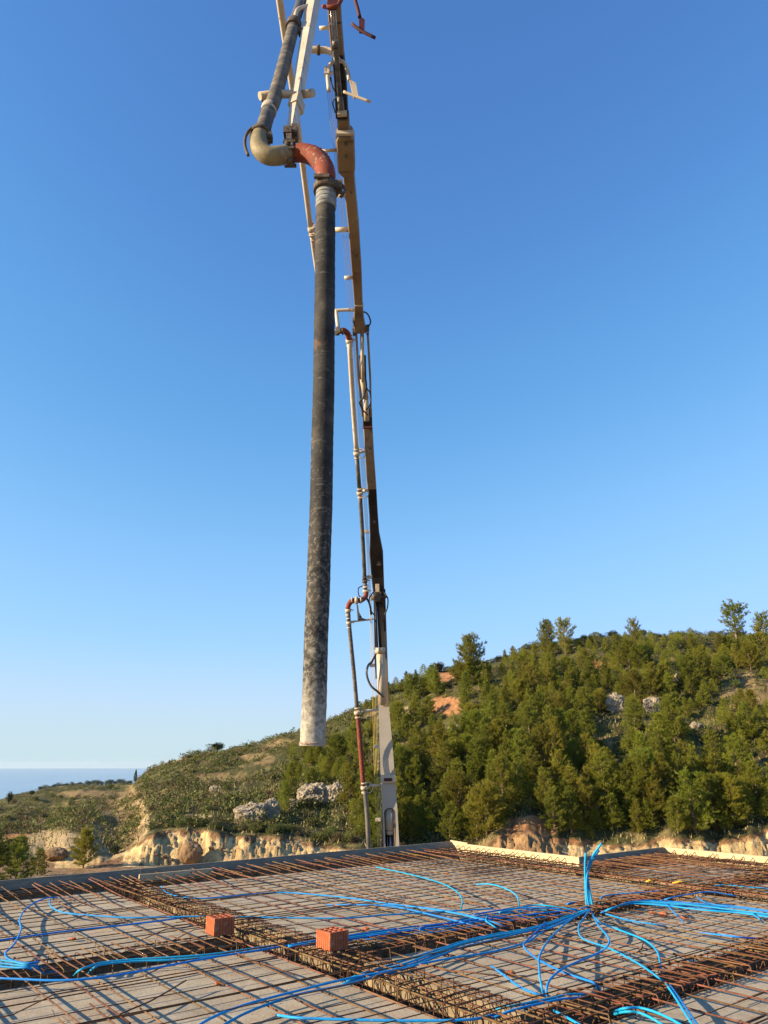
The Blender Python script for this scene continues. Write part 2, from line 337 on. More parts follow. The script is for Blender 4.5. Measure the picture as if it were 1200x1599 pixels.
def make_terrain():
    xs = np.concatenate([np.linspace(-1.5, -.62, 60), np.linspace(-.615, .62, 520), np.linspace(.63, 1.5, 60)])
    ds = np.concatenate([np.linspace(3, 44, 20), np.arange(46, 53, .13), np.arange(53, 80, .45), np.arange(80, 135, .8), np.arange(135, 260, 2.2), np.geomspace(265, 2500, 26)])
    nx, nd = len(xs), len(ds); vs = []; cols = []
    PAL = {0: (.088, .086, .032), 1: (.42, .32, .18), 2: (.38, .19, .085), 3: (.24, .175, .085), 4: (.24, .145, .08)}
    for d in ds:
        for s in xs:
            z = hz(s, d); p = Vector((s * d, d, z)); vs.append((p.x, p.y, p.z))
            n1 = noise.noise(p * .35); n2 = noise.noise(p * 1.3 + Vector((9, 9, 9))); j = n1 * .5 + n2 * .5
            X, Y = proj(p)
            k = patch_kind(X, Y, j) if 44 < d < 260 else 0
            c = Vector(PAL[k])
            if k == 0:
                if n1 + n2 * .8 > .38: c = c.lerp(Vector((.21, .165, .075)), .7)
                elif n1 < -.2: c = Vector((.065, .062, .026))
            if 46.5 < d < 51 and X > 60:
                zc = float(np.interp(s, C_s, C_z))
                if zc - FOOT > .5 and z < zc - .06:
                    c = Vector((.62, .455, .225)) if not (740 < X < 880) else Vector((.40, .25, .12))
                    st = noise.noise(Vector((s * 240, z * .35, 2))); c = c.lerp(Vector((.34, .20, .09)), max(0, min(1, st * 1.6)))
                    h_ = (z - FOOT) / max(zc - FOOT, .1)
                    if h_ > .82 + n2 * .2: c = Vector((.24, .14, .07))
            if d <= 46.5: c = Vector((.27, .175, .10)).lerp(Vector((.31, .24, .145)), max(0, n1 + .3))
            n3 = noise.noise(p * 4.1); c = c * (1 + .22 * n2 + (.28 * n3 if d < 56 else .1 * n3)); cols.append((max(c.x, .01), max(c.y, .01), max(c.z, .01), 1))
    fs = [(i * nx + j, i * nx + j + 1, (i + 1) * nx + j + 1, (i + 1) * nx + j) for i in range(nd - 1) for j in range(nx - 1)]
    me = bpy.data.meshes.new('terrain'); me.from_pydata(vs, [], fs)
    ca = me.color_attributes.new('soil', 'FLOAT_COLOR', 'POINT'); ca.data.foreach_set('color', np.array(cols, dtype=np.float32).ravel())
    me.polygons.foreach_set('use_smooth', [True] * len(fs)); me.update()
    m = bpy.data.materials.new('hillside_soil'); m.use_nodes = True; n = m.node_tree.nodes; l = m.node_tree.links
    b = n['Principled BSDF']; b.inputs['Roughness'].default_value = .95; b.inputs['Specular IOR Level'].default_value = .1
    at = n.new('ShaderNodeAttribute'); at.attribute_name = 'soil'
    tc = n.new('ShaderNodeTexCoord'); nz = n.new('ShaderNodeTexNoise'); nz.inputs['Scale'].default_value = 1.6; nz.inputs['Detail'].default_value = 10; nz.inputs['Roughness'].default_value = .75
    l.new(tc.outputs['Object'], nz.inputs[0])
    mr = n.new('ShaderNodeMapRange'); mr.inputs[1].default_value = .3; mr.inputs[2].default_value = .7; mr.inputs[3].default_value = .55; mr.inputs[4].default_value = 1.35; l.new(nz.outputs[0], mr.inputs[0])
    hs = n.new('ShaderNodeHueSaturation'); l.new(at.outputs['Color'], hs.inputs['Color']); l.new(mr.outputs[0], hs.inputs['Value']); l.new(hs.outputs[0], b.inputs['Base Color'])
    bp = n.new('ShaderNodeBump'); bp.inputs['Strength'].default_value = 1; bp.inputs['Distance'].default_value = .35; l.new(nz.outputs[0], bp.inputs['Height']); l.new(bp.outputs[0], b.inputs['Normal'])
    me.materials.append(m)
    o = bpy.data.objects.new('terrain', me); COL.objects.link(o); tag(o, kind='structure', label='dry hillside with cream earth cut and scrubby slopes')
    # ground round and behind the building
    g = MB(); g.add([(-2500, -2500, -5.2), (2500, -2500, -5.2), (2500, 40, -5.2), (-2500, 40, -5.2)], [(0, 1, 2, 3)])
    tag(g.build('ground', mat('building_ground', (.36, .24, .14), .95, 0, (.3, .24, .15), .4, .5, 2)), kind='structure')
make_terrain()
def make_sea():
    g = MB(); N = 64; rr = [300, 3000, 12000, 29000]; vs = [(0, 0, -150)]; 
    for r_ in rr: vs += [(r_ * math.cos(2 * math.pi * k / N), r_ * math.sin(2 * math.pi * k / N), -150) for k in range(N)]
    fs = [(0, 1 + k, 1 + (k + 1) % N) for k in range(N)]
    for a in range(3): fs += [(1 + a * N + k, 1 + (a + 1) * N + k, 1 + (a + 1) * N + (k + 1) % N, 1 + a * N + (k + 1) % N) for k in range(N)]
    g.add(vs, fs)
    m = mat('sea_water', (.15, .26, .33), .25, 0, (.19, .29, .36), .002, 0, spec=.6)
    tag(g.build('sea', m), kind='structure')
make_sea()

# ------------------------------------------------------------------ plants
def tri_cloud(C, D, L, W, mat_, name, parent=None):
    """numpy cloud of slim leaf triangles; C centres, D directions"""
    n = len(C); rnd = rng.normal(size=(n, 3)); side = np.cross(D, rnd); side /= np.linalg.norm(side, axis=1)[:, None] + 1e-9
    a = C - side * (W / 2)[:, None]; b = C + side * (W / 2)[:, None]; c = C + D * L[:, None]
    v = np.stack([a, b, c], 1).reshape(-1, 3).astype(np.float32)
    me = bpy.data.meshes.new(name); me.vertices.add(3 * n); me.vertices.foreach_set('co', v.ravel())
    me.loops.add(3 * n); me.loops.foreach_set('vertex_index', np.arange(3 * n, dtype=np.int32))
    me.polygons.add(n); me.polygons.foreach_set('loop_start', np.arange(0, 3 * n, 3, dtype=np.int32)); me.polygons.foreach_set('loop_total', np.full(n, 3, dtype=np.int32))
    me.update(calc_edges=True); me.materials.append(mat_)
    o = bpy.data.objects.new(name, me); COL.objects.link(o)
    if parent: o.parent = parent
    return o
def pine_proto(kind, seed):
    """unit-height pine: trunk with limbs, needle tufts set along every limb"""
    r = np.random.RandomState(seed); rnd = random.Random(seed)
    root = empty('pine_tree', (0, 0, -500)); tb = MB()
    lean = Vector((rnd.uniform(-.05, .05), rnd.uniform(-.05, .05), 0))
    tp = [Vector((lean.x * t * t, lean.y * t * t, -0.05 + t * 1.0)) for t in [0, .2, .4, .6, .8, .95]]
    tb.tube(tp, 0.02, 6, rads=[.024, .02, .016, .011, .007, .003])
    C = []; D = []
    if kind == 'open': nb, base, spread = 42, .22, .40
    elif kind == 'cone': nb, base, spread = 60, .06, .30
    elif kind == 'broad': nb, base, spread = 70, .08, .42
    else: nb, base, spread = 55, .02, .36
    for i in range(nb):
        t = base + (0.97 - base) * (i + rnd.random()) / nb
        q = (t - base) / (1 - base)
        if kind == 'open': ln = spread * (0.55 + .5 * math.sin(math.pi * min(1, q * 1.05))) * rnd.uniform(.5, 1.1)
        elif kind == 'cone': ln = spread * ((1 - q) ** .75 + .10) * rnd.uniform(.55, 1.15)
        elif kind == 'broad': ln = spread * (math.sin(math.pi * (q * .72 + .25)) + .02) * rnd.uniform(.55, 1.1)
        else: ln = spread * ((1 - q) ** .55 + .06) * rnd.uniform(.6, 1.1)
        az = i * 2.4 + rnd.uniform(-.5, .5); up = 0.22 + .75 * q + rnd.uniform(-.12, .15)
        b0 = Vector((lean.x * t * t, lean.y * t * t, t - .05)); dr = Vector((math.cos(az), math.sin(az), up)).normalized()
        b1 = b0 + dr * ln + Vector((0, 0, ln * .12))
        if ln > .1: tb.tube([b0, b0 + dr * ln * .5, b1], .004, 4, caps=False, rads=[.0075 * (1 - .6 * q), .005 * (1 - .6 * q), .0015])
        nt = max(4, int(ln * 62))
        for k in range(nt):
            f = .28 + .72 * (k + rnd.random()) / nt
            c = b0.lerp(b1, f) + Vector((r.normal(0, .028), r.normal(0, .028), r.normal(0.006, .02)))
            for m_ in range(15):
                d = Vector((r.normal(0, .8), r.normal(0, .8), r.normal(.9, .6))) + dr * 1.1
                C.append(c + Vector((r.normal(0, .008), r.normal(0, .008), r.normal(0, .008)))); D.append(d.normalized())
    top = Vector((lean.x, lean.y, .93))
    for k in range(8 if kind == 'open' else 10):
        c = top + Vector((r.normal(0, .014), r.normal(0, .014), rnd.uniform(-.12, .03)))
        for m_ in range(10): C.append(c); D.append(Vector((r.normal(0, 1), r.normal(0, 1), r.normal(1.0, .7))).normalized())
    C = np.array(C); D = np.array(D); n = len(C)
    tri_cloud(C, D, r.uniform(.035, .065, n), r.uniform(.004, .009, n), M['needles'], 'crown', root)
    tb.build('trunk', M['bark'], root, local=True)
    return root
def bush_proto(name, mt, seed, n=900, flat=.7, lobes=6, leaf=.075, stem=True):
    """unit-wide bush: several leafy lobes on short stems"""
    r = np.random.RandomState(seed); root = empty(name, (0, 0, -500)); C = []; D = []; tb = MB()
    for i in range(lobes):
        a = r.uniform(0, 6.28); q = r.uniform(0, .28); ctr = np.array([math.cos(a) * q, math.sin(a) * q, flat * r.uniform(.3, .62)]); rad = r.uniform(.17, .30)
        if stem: tb.tube([(0, 0, -.08), tuple(ctr * .5), tuple(ctr)], .02, 4, caps=False, rads=[.022, .014, .006])
        m_ = n // lobes; d = r.normal(size=(m_, 3)); d /= np.linalg.norm(d, axis=1)[:, None]
        rr = rad * r.uniform(.55, 1.12, m_) ** .6
        c = ctr + d * rr[:, None] * np.array([1, 1, .85]); c[:, 2] = np.maximum(c[:, 2], .02)
        C.append(c); dd = d + r.normal(0, .7, size=(m_, 3)); dd /= np.linalg.norm(dd, axis=1)[:, None]; D.append(dd)
    C = np.concatenate(C); D = np.concatenate(D); k = len(C)
    tri_cloud(C, D, r.uniform(leaf * .6, leaf * 1.2, k), r.uniform(leaf * .35, leaf * .7, k), mt, 'foliage', root)
    if stem: tb.build('stem', M['bark'], root, local=True)
    return root
PINES = {k: [pine_proto(k, 11 * i + s) for i in range(1, 6)] for k, s in (('cone', 1), ('broad', 2), ('young', 3), ('open', 4))}
BUSH = [bush_proto('shrub', M['leaves'], 31), bush_proto('shrub', M['leaves'], 32, flat=.55), bush_proto('shrub', M['leaves2'], 33, flat=.6), bush_proto('shrub', M['leaves'], 34, flat=.9)]
OLIVE = [bush_proto('olive_tree', M['olive_leaves'], 41, flat=1.0, lobes=8), bush_proto('olive_tree', M['olive_leaves'], 42, flat=.9, lobes=7)]
ROUND = bush_proto('evergreen_bush', M['darkleaf'], 51, n=1500, flat=.85, lobes=9)
KD = kids_of(None)
used = set()
def plant(proto, loc, height, label, cat, group=None, width=None, name=None):
    if proto.name in used: o = copy_tree(proto, KD)
    else: o = proto; used.add(proto.name)
    o.location = loc; wd = width if width else height
    o.scale = (wd, wd, height); o.rotation_euler = (0, 0, random.uniform(0, 6.28))
    tag(o, label, cat, group)
    return o
def px_h(h, p): # metres for a height of h photograph pixels at point p
    dep = p.y * math.cos(PITCH) + (p.z - EYE) * math.sin(PITCH); return h * dep / FPX
def tree_at(x, yb, hpx, kind, label, group=None, wf=1.0, protos=PINES, sink=0.0):
    p = terr(x, yb)
    if p is None: 
        s = sval(x, yb); d = float(np.interp(s, S_s, S_d)); p = Vector((s * d, d, hz(s, d)))
    pr = random.choice(protos[kind]); h = px_h(hpx, p)
    return plant(pr, p, h, label, 'tree', group, width=h * wf)
# trees and bushes that stand out
tree_at(1152, 1006, 60, 'open', 'tall open-crowned pine rising alone above the skyline near the right edge', wf=1.15)
tree_at(736, 1072, 78, 'broad', 'big dark pine on the ridge beside the bare orange earth patches', wf=.9)
tree_at(857, 1026, 58, 'broad', 'slim ragged pine on the skyline, tallest at the left end of the high ridge', wf=.7)
tree_at(884, 1026, 54, 'open', 'small pine with bare lower trunk just right of the slim ragged skyline pine', wf=.9)
tree_at(993, 1022, 50, 'open', 'thin wispy pine tip sticking up from the middle of the right ridge', wf=.6)
tree_at(1196, 1010, 50, 'open', 'ridge pine cut by the right edge of the photo', wf=.9)
tree_at(130, 1356, 56, 'broad', 'bushy round young pine standing alone beside the dirt track', wf=1.1)
tree_at(25, 1376, 66, 'young', 'large green pine at the far left just beyond the roof board', wf=1.35)
tree_at(-30, 1380, 80, 'broad', 'big pine at the left edge of the photo beyond the roof board', wf=1.2)
tree_at(58, 1368, 40, 'young', 'low pine filling the gap between the far left pine and the dirt track', wf=1.2)
for i, (x, yb, h_, w_, lb) in enumerate([(340, 1175, 17, 38, 'dark round evergreen bush alone on the left skyline'), (386, 1170, 8, 10, 'tiny dark bush on the skyline right of the round one'),
        (178, 1336, 20, 28, 'low green bush on the bare slope right of the round young pine'), (14, 1256, 24, 14, 'small upright tree on the sea side end of the low spur'), (50, 1243, 10, 14, 'small bush at the seaward start of the olive row')]):
    p = terr(x, yb)
    if p is None: s = sval(x, yb); d = float(np.interp(s, S_s, S_d)) - .5; p = Vector((s * d, d, hz(s, d)))
    if i < 2: s = sval(x, yb); d = float(np.interp(s, S_s, S_d)) - .3; p = Vector((s * d, d, hz(s, d) + (.25 if i == 0 else 0)))
    o = plant(ROUND, p, px_h(h_ * 1.15, p), lb, 'bush', width=px_h(w_, p) * .95)
# cypress
s = sval(211, 1222); p = Vector((s * 172, 172, hz(s, 172)))
r_ = np.random.RandomState(5); N = 900; t = r_.uniform(0, 1, N); a = r_.uniform(0, 6.28, N); rr = .16 * np.sin(np.pi * np.clip(t, .03, 1) ** .6) * r_.uniform(.5, 1, N)
Cc = np.stack([rr * np.cos(a), rr * np.sin(a), t], 1); Dd = np.stack([np.cos(a) * .3, np.sin(a) * .3, np.ones(N)], 1); Dd /= np.linalg.norm(Dd, axis=1)[:, None]
cy = empty('cypress_tree', p); tri_cloud(Cc, Dd, np.full(N, .07), np.full(N, .03), M['darkleaf'], 'crown', cy); MB().tube([(0, 0, -.1), (0, 0, .5)], .02, 5).build('trunk', M['bark'], cy, local=True)
cy.scale = (px_h(18, p),) * 3; tag(cy, 'slim dark cypress at the end of the olive row', 'tree')
# olive row on the spur, sea behind
for i in range(30):
    x = 62 + i * 4.9 + random.uniform(-1, 1); s = sval(x, 1226); d = float(np.interp(s, S_s, S_d)) + 4 + random.uniform(0, 10)
    p = Vector((s * d, d, hz(s, d) - .1)); plant(random.choice(OLIVE), p, px_h(random.uniform(9, 14), p), 'round grey-green olive tree in the row along the low spur above the sea', 'tree', 'olive trees in the row above the sea', width=px_h(random.uniform(8, 13), p))
# pine wood on the right slope
def in_patch(x, y): return any(((x - cx) / rx) ** 2 + ((y - cy) / ry) ** 2 < 1.0 for cx, cy, rx, ry, k in PATCH if k in (1, 2, 3) and rx > 13 and x > 540)
ROCKS_PX = [(395, 1270, 26, 15), (422, 1267, 15, 18), (490, 1242, 24, 16), (525, 1240, 18, 16), (455, 1255, 10, 8), (963, 1098, 14, 17), (1021, 1102, 14, 12), (1062, 1062, 8, 8), (335, 1232, 7, 6), (1088, 1135, 10, 6)]
pl = []; tries = 0
def dens_ok(x, y):
    if any(abs(x - cx) < rx * .9 and cy - ry < y < cy + ry + 48 for cx, cy, rx, ry in ((700, 1052, 18, 14), (697, 1103, 28, 12))) and random.random() < .93: return False
    if in_patch(x, y): return False
    if any(abs(x - rx) < rw * 1.15 and ry - 5 < y < ry + 85 for rx, ry, rw, rh in ROCKS_PX): return False
    if x < 600 and y < 1190 - (x - 440) * .25: return random.random() < .35
    if x > 1090 and 1075 < y < 1240: return random.random() < .45
    return True
def skyy(x): return float(np.interp(x, [q[0] for q in SKY], [q[1] for q in SKY]))
while len(pl) < 280 and tries < 60000:
    tries += 1; x = random.uniform(440, 1260); y = random.uniform(1010, 1330)
    sk = skyy(x)
    if y < sk + 4: continue
    if x < 560 and (y < 1195 - (x - 440) * .3 or y > 1312): continue
    ct = float(np.interp(x, [q[0] for q in CT], [q[1] for q in CT]))
    if y > ct - 2: continue
    fr = (y - sk) / 300.0; md = 11 + 8.5 * fr
    if any((x - a) ** 2 + ((y - b) * 1.25) ** 2 < md * md for a, b, _ in pl): continue
    if not dens_ok(x, y): continue
    pl.append((x, y, 0))
pl.sort(key=lambda q: q[1])
for i, (x, y, _) in enumerate(pl):
    sk = skyy(x); fr = max(0, min(1, (y - sk) / 280.0)); hp = (30 + 46 * fr) * random.uniform(.62, 1.25)
    if y - sk < 25: hp *= .62
    kd = random.choice(['cone', 'cone', 'young', 'broad', 'young'])
    if x < 640: grp, lb = 'pines on the slope left of the boom', 'green pine on the slope behind and left of the pump boom'
    elif y > 1230: grp, lb = 'pines at the foot of the wooded slope', 'young yellow-green pine low on the wooded slope just above the earth cut'
    elif y - sk < 40: grp, lb = 'pines along the top of the ridge', 'small pine standing along the top of the wooded ridge'
    else: grp, lb = 'pines on the middle of the wooded slope', 'green pine among many on the middle of the wooded slope'
    tree_at(x, y, hp, kd, lb, grp, wf=random.uniform(.85, 1.3))
# small pines packed between the others, too many to count
def far_pines():
    C = []; D = []; L = []; n_ = 0; tr = 0; pts_ = [(a, b) for a, b, _ in pl]
    while n_ < 360 and tr < 40000:
        tr += 1; x = random.uniform(430, 1250); y = random.uniform(1000, 1318); sk = skyy(x)
        if y < sk + 2 or not dens_ok(x, y): continue
        if x < 560 and (y < 1195 - (x - 440) * .3 or y > 1305): continue
        if y > float(np.interp(x, [q[0] for q in CT], [q[1] for q in CT])) - 3: continue
        md = 6.5 + 4 * (y - sk) / 300
        if any((x - a) ** 2 + ((y - b) * 1.3) ** 2 < md * md for a, b in pts_): continue
        p = terr(x, y)
        if p is None: continue
        pts_.append((x, y)); n_ += 1; h = px_h(random.uniform(18, 34) * (.8 + .4 * (y - sk) / 280), p); m_ = 1500
        t = rng.beta(1.3, 1.6, m_); a = rng.uniform(0, 6.28, m_); nb = 9 + n_ % 5; a = np.round(a / 6.283 * nb + t * 3) / nb * 6.283 + rng.normal(0, .16, m_)
        rr = .36 * (1 - t) ** .65 * rng.uniform(.35, 1.05, m_) ** .6 * (1 + .35 * np.sin(t * 40 + a * 2))
        c = np.stack([rr * np.cos(a), rr * np.sin(a), t * .95 + rr * .25 + .03], 1) * h + np.array(p); C.append(c)
        d = np.stack([np.cos(a) * .8, np.sin(a) * .8, np.full(m_, 1.0)], 1) + rng.normal(0, .5, (m_, 3)); D.append(d / np.linalg.norm(d, axis=1)[:, None]); L.append(np.full(m_, h) * rng.uniform(.05, .095, m_))
    C = np.concatenate(C); D = np.concatenate(D); L = np.concatenate(L)
    o = tri_cloud(C, D, L, L * .2, M['needles'], 'pine_thicket'); tag(o, 'thicket of small young pines packed between the bigger ones on the slope', 'thicket', kind='stuff')
far_pines()
for i in range(46):
    x = 690 + i * 11.6 + random.uniform(-4, 4); y = skyy(x) + random.uniform(-1, 3); s = sval(x, y); d = float(np.interp(s, S_s, S_d)) - random.uniform(0, 2.5)
    p = Vector((s * d, d, hz(s, d) - .15)); pr = random.choice(BUSH[:2] + BUSH[3:] + [ROUND]); wpx = random.uniform(16, 30)
    plant(pr, p, px_h(wpx * random.uniform(.6, .95), p), 'rounded bush on the crest of the right hill against the sky', 'bush', 'bushes along the crest of the right hill', width=px_h(wpx, p))
# shrubs: 280 separate ones, the rest as ground cover
shr = []; tries = 0
while len(shr) < 285 and tries < 20000:
    tries += 1; x = random.uniform(-20, 1230); y = random.uniform(1030, 1335); sk = skyy(x)
    if y < sk + 3: continue
    ct = float(np.interp(x, [q[0] for q in CT], [q[1] for q in CT]))
    if y > ct - 1 and x > 60: continue
    if patch_kind(x, y, 0) in (1, 2, 4) : continue
    if x > 620 and random.random() < .5: continue
    if any(abs(x - rx) < rw and abs(y - ry) < rh for rx, ry, rw, rh in ROCKS_PX): continue
    if any((x - a) ** 2 + ((y - b) * 1.5) ** 2 < 49 for a, b in shr): continue
    shr.append((x, y))
# bushes hanging over the rim of the earth cut
for x in range(236, 560, 11): shr.append((x + random.uniform(-3, 3), float(np.interp(x, [q[0] for q in CT], [q[1] for q in CT])) - random.uniform(1, 7)))
shr = shr[-30:] + shr[:215]
for (x, y) in shr:
    p = terr(x, y)
    if p is None: continue
    pr = random.choice(BUSH); wpx = random.uniform(14, 26) * (0.6 + .6 * min(1, max(0, (y - skyy(x)) / 150)))
    if x < 210: g, lb = 'shrubs on the low spur', 'low olive-green shrub on the low spur at the left'
    elif x < 600: g, lb = 'shrubs on the open slope', 'low scrubby bush on the open slope left of the boom'
    else: g, lb = 'shrubs between the pines', 'low scrubby bush between the pines on the right slope'
    plant(pr, p - Vector((0, 0, .1)), px_h(wpx * random.uniform(.7, 1.0), p), lb, 'shrub', g, width=px_h(wpx, p))
for ps in list(PINES.values()) + [BUSH, OLIVE, [ROUND]]:
    for pr in ps:
        if pr.name not in used:
            for ch in KD.get(pr.name, []): bpy.data.objects.remove(ch)
            bpy.data.objects.remove(pr)
# scrub cover
def make_scrub():
    C = []; D = []; L = []; cols = []
    for i in range(12500):
        s = rng.uniform(-.62, .62); zone = s < .02
        ds_ = float(np.interp(s, S_s, S_d)); d = rng.uniform(51.5, ds_ + 3) if rng.rand() < .6 else rng.uniform(51.5, min(ds_, 110))
        X = s * d; z = hz(s, d); px_, py_ = proj((X, d, z))
        pk_ = patch_kind(px_, py_, 0)
        if pk_ in (1, 2) or (pk_ == 3 and rng.rand() < .5): continue
        if noise.noise(Vector((X * .12, d * .12, 3))) < -.28: continue
        w_ = rng.uniform(.35, 1.15) * (1.0 if zone else .8); h_ = w_ * rng.uniform(.5, .85); n_ = 34
        q = rng.normal(size=(n_, 3)); q /= np.linalg.norm(q, axis=1)[:, None]; q[:, 2] = np.abs(q[:, 2])
        C.append(np.array([X, d, z - .08]) + q * np.array([w_ / 2, w_ / 2, h_]) * rng.uniform(.6, 1, n_)[:, None])
        dd = q + rng.normal(0, .7, (n_, 3)); dd /= np.linalg.norm(dd, axis=1)[:, None]; D.append(dd); L.append(np.full(n_, w_ * .22))
    C = np.concatenate(C); D = np.concatenate(D); L = np.concatenate(L)
    half = rng.rand(len(C)) < .3
    k = int(len(C))
    o = tri_cloud(C, D, L, L * .55, M['leaves'], 'scrub'); tag(o, 'low grey-green scrub covering the whole hillside', 'ground cover', kind='stuff')
    o.data.materials.append(M['leaves2'])
    g = (np.arange(k) // 34) % 4 == 0; o.data.polygons.foreach_set('material_index', g.astype(np.int32)); o.data.update()
make_scrub()
# dry grass tufts along the track and the rim of the cut
def make_grass():
    C = []; 
    for i in range(9000):
        s = rng.uniform(-.60, .60); d = rng.uniform(49.8, 72)
        C.append((s * d, d, hz(s, d)))
    C = np.array(C); n = len(C); D = rng.normal(size=(n, 3)) * .35 + np.array([0, 0, 1]); D /= np.linalg.norm(D, axis=1)[:, None]
    o = tri_cloud(C, D, rng.uniform(.15, .4, n), rng.uniform(.04, .09, n), mat('dry_grass', (.34, .26, .12), .9, 0, (.2, .18, .07), 1), 'dry_grass')
    tag(o, 'dry straw coloured grass along the rim of the earth cut', 'grass', kind='stuff')
make_grass()
# ------------------------------------------------------------------ rocks
def rock(x, y, wpx, hpx, label, m, seed, name='rock_outcrop', cat='rock', out=0.0, rough=.3):
    p = terr(x, y + hpx * .8) or terr(x, y + hpx)
    if p is None: return
    bm = bmesh.new(); bmesh.ops.create_icosphere(bm, subdivisions=5, radius=1)
    W = px_h(wpx, p); Hh = px_h(hpx, p)
    for v in bm.verts:
        q = v.co.copy(); n = q.normalized()
        f = 1 + rough * noise.noise(q * 1.7 + Vector((seed, 0, 0))) + rough * .8 * abs(noise.noise(Vector((q.x * 3.2, q.y * 4.5, q.z * 2.2)) + Vector((0, seed, 0)))) - (rough * .6 if rough > .25 else 0) * (abs(noise.noise(Vector((q.x * 9, q.y * 9, q.z * 2.5 + seed)))) < .06)
        f += rough * .10 * noise.noise(q * 9)
        v.co = Vector((q.x * f * W, q.y * f * W * .6, q.z * f * Hh))
    me = bpy.data.meshes.new(name); bm.to_mesh(me); bm.free(); me.materials.append(m)
    if rough < .25: me.polygons.foreach_set('use_smooth', [True] * len(me.polygons))
    o = bpy.data.objects.new(name, me); COL.objects.link(o); o.location = p + Vector((0, -out, Hh * .55)); tag(o, label, cat)
for i, ((x, y, w_, h_), lb) in enumerate(zip(ROCKS_PX, ['pale limestone outcrop above the earth cut, leftmost of the two low ones', 'pale limestone outcrop right beside the leftmost one above the earth cut',
     'wide fissured limestone outcrop left of the pump pipe', 'fissured limestone outcrop nearest behind the pump pipe', 'small limestone block between the low and the wide outcrops', 'bright limestone boulder in the middle of the pine slope',
     'broken limestone boulder right of the bright one in the pine slope', 'small pale stone high in the pines', 'small pale stone on the scrubby slope at the left', 'low pale stone among the pines on the right'])):
    rock(x, y, w_, h_, lb, M['rock'], i * 3.3)
rock(301, 1336, 17, 16, 'rounded brown clay boulder in front of the cream earth cut', M['clayrock'], 60, 'boulder', 'boulder', .6, .2)
rock(88, 1336, 20, 9, 'grey-brown rocky bank left of the round young pine', M['clayrock'], 75, 'rocky_bank', 'rock', .3, .22)
for i, (x, y, w_) in enumerate([(257, 1348, 4), (268, 1346, 3), (222, 1350, 3), (330, 1345, 4), (345, 1341, 3), (246, 1342, 3)]):
    rock(x, y, w_, w_ * .7, 'small loose stone on the ground below the cream earth cut', M['clayrock'], 90 + i, 'loose_stone', 'stone', .2, .3)
    bpy.data.objects[-1] if False else None
for o in bpy.data.objects:
    if o.name.startswith('loose_stone'): o['group'] = 'loose stones below the earth cut'

# ------------------------------------------------------------------ the roof deck
def deck_material():
    m = bpy.data.materials.new('formwork_panels'); m.use_nodes = True; n = m.node_tree.nodes; l = m.node_tree.links
    b = n['Principled BSDF']; b.inputs['Roughness'].default_value = .8; b.inputs['Specular IOR Level'].default_value = .25
    tc = n.new('ShaderNodeTexCoord')
    br = n.new('ShaderNodeTexBrick'); br.inputs['Scale'].default_value = 1; br.inputs['Brick Width'].default_value = 1.1; br.inputs['Row Height'].default_value = .5
    br.inputs['Mortar Size'].default_value = .004; br.inputs['Mortar Smooth'].default_value = .3; br.inputs['Bias'].default_value = 0; br.offset = .4
    br.inputs['Color1'].default_value = (.39, .335, .235, 1); br.inputs['Color2'].default_value = (.31, .262, .185, 1); br.inputs['Mortar'].default_value = (.19, .165, .13, 1)
    l.new(tc.outputs['Object'], br.inputs[0])
    def nz(s, d=8, r_=.7, st=(1, 1, 1)):
        mp = n.new('ShaderNodeMapping'); mp.inputs['Scale'].default_value = st; l.new(tc.outputs['Object'], mp.inputs[0])
        t = n.new('ShaderNodeTexNoise'); t.inputs['Scale'].default_value = s; t.inputs['Detail'].default_value = d; t.inputs['Roughness'].default_value = r_; l.new(mp.outputs[0], t.inputs[0]); return t.outputs[0]
    def rg(o, a, c): 
        r2 = n.new('ShaderNodeMapRange'); r2.inputs[1].default_value = a; r2.inputs[2].default_value = c; l.new(o, r2.inputs[0]); return r2.outputs[0]
    def mx(a, c, f, amt=1):
        x = n.new('ShaderNodeMix'); x.data_type = 'RGBA'; l.new(a, x.inputs[6]); x.inputs[7].default_value = c + (1,)
        mm = n.new('ShaderNodeMath'); mm.operation = 'MULTIPLY'; mm.inputs[1].default_value = amt; l.new(f, mm.inputs[0]); l.new(mm.outputs[0], x.inputs[0]); return x.outputs[2]
    c = br.outputs[0]
    c = mx(c, (.46, .395, .285), rg(nz(1.6), .45, .7), .8)
    c = mx(c, (.15, .135, .11), rg(nz(2.3, st=(1, 1.6, 1)), .52, .75), .6)
    c = mx(c, (.34, .21, .11), rg(nz(2.7), .50, .70), .6)
    c = mx(c, (.24, .13, .065), rg(nz(9), .56, .70), .55)
    c = mx(c, (.50, .46, .38), rg(nz(14, st=(1, 2.5, 1)), .58, .68), .5)
    c = mx(c, (.10, .085, .07), rg(nz(34), .66, .74), .7)
    l.new(c, b.inputs['Base Color'])
    bp = n.new('ShaderNodeBump'); bp.inputs['Strength'].default_value = .5; bp.inputs['Distance'].default_value = .01; l.new(nz(20), bp.inputs['Height']); l.new(bp.outputs[0], b.inputs['Normal'])
    return m
TR = [(3.6, 4.05, -4, 10.68), (-8, 9.95, 10.15, 10.68), (-8, 3.6, 6.35, 6.9), (4.05, 9.2, 5.4, 5.85), (4.05, 12.25, 3.3, 3.75), (9.2, 9.85, -4, 10.68), (9.85, 12.25, 7.35, 7.85), (11.7, 12.25, -4, 7.85), (9.85, 11.7, 5.4, 5.85)]
EDGE_U1, EDGE_V1, EDGE_U2, EDGE_V2 = 9.97, 10.72, 12.28, 7.89
DZ = -.40
def is_trench(u, v): return any(a < u < b and c < v < d for a, b, c, d in TR)
def is_deck(u, v): return (u < EDGE_U1 and v < EDGE_V1) or (u < EDGE_U2 and v < EDGE_V2)
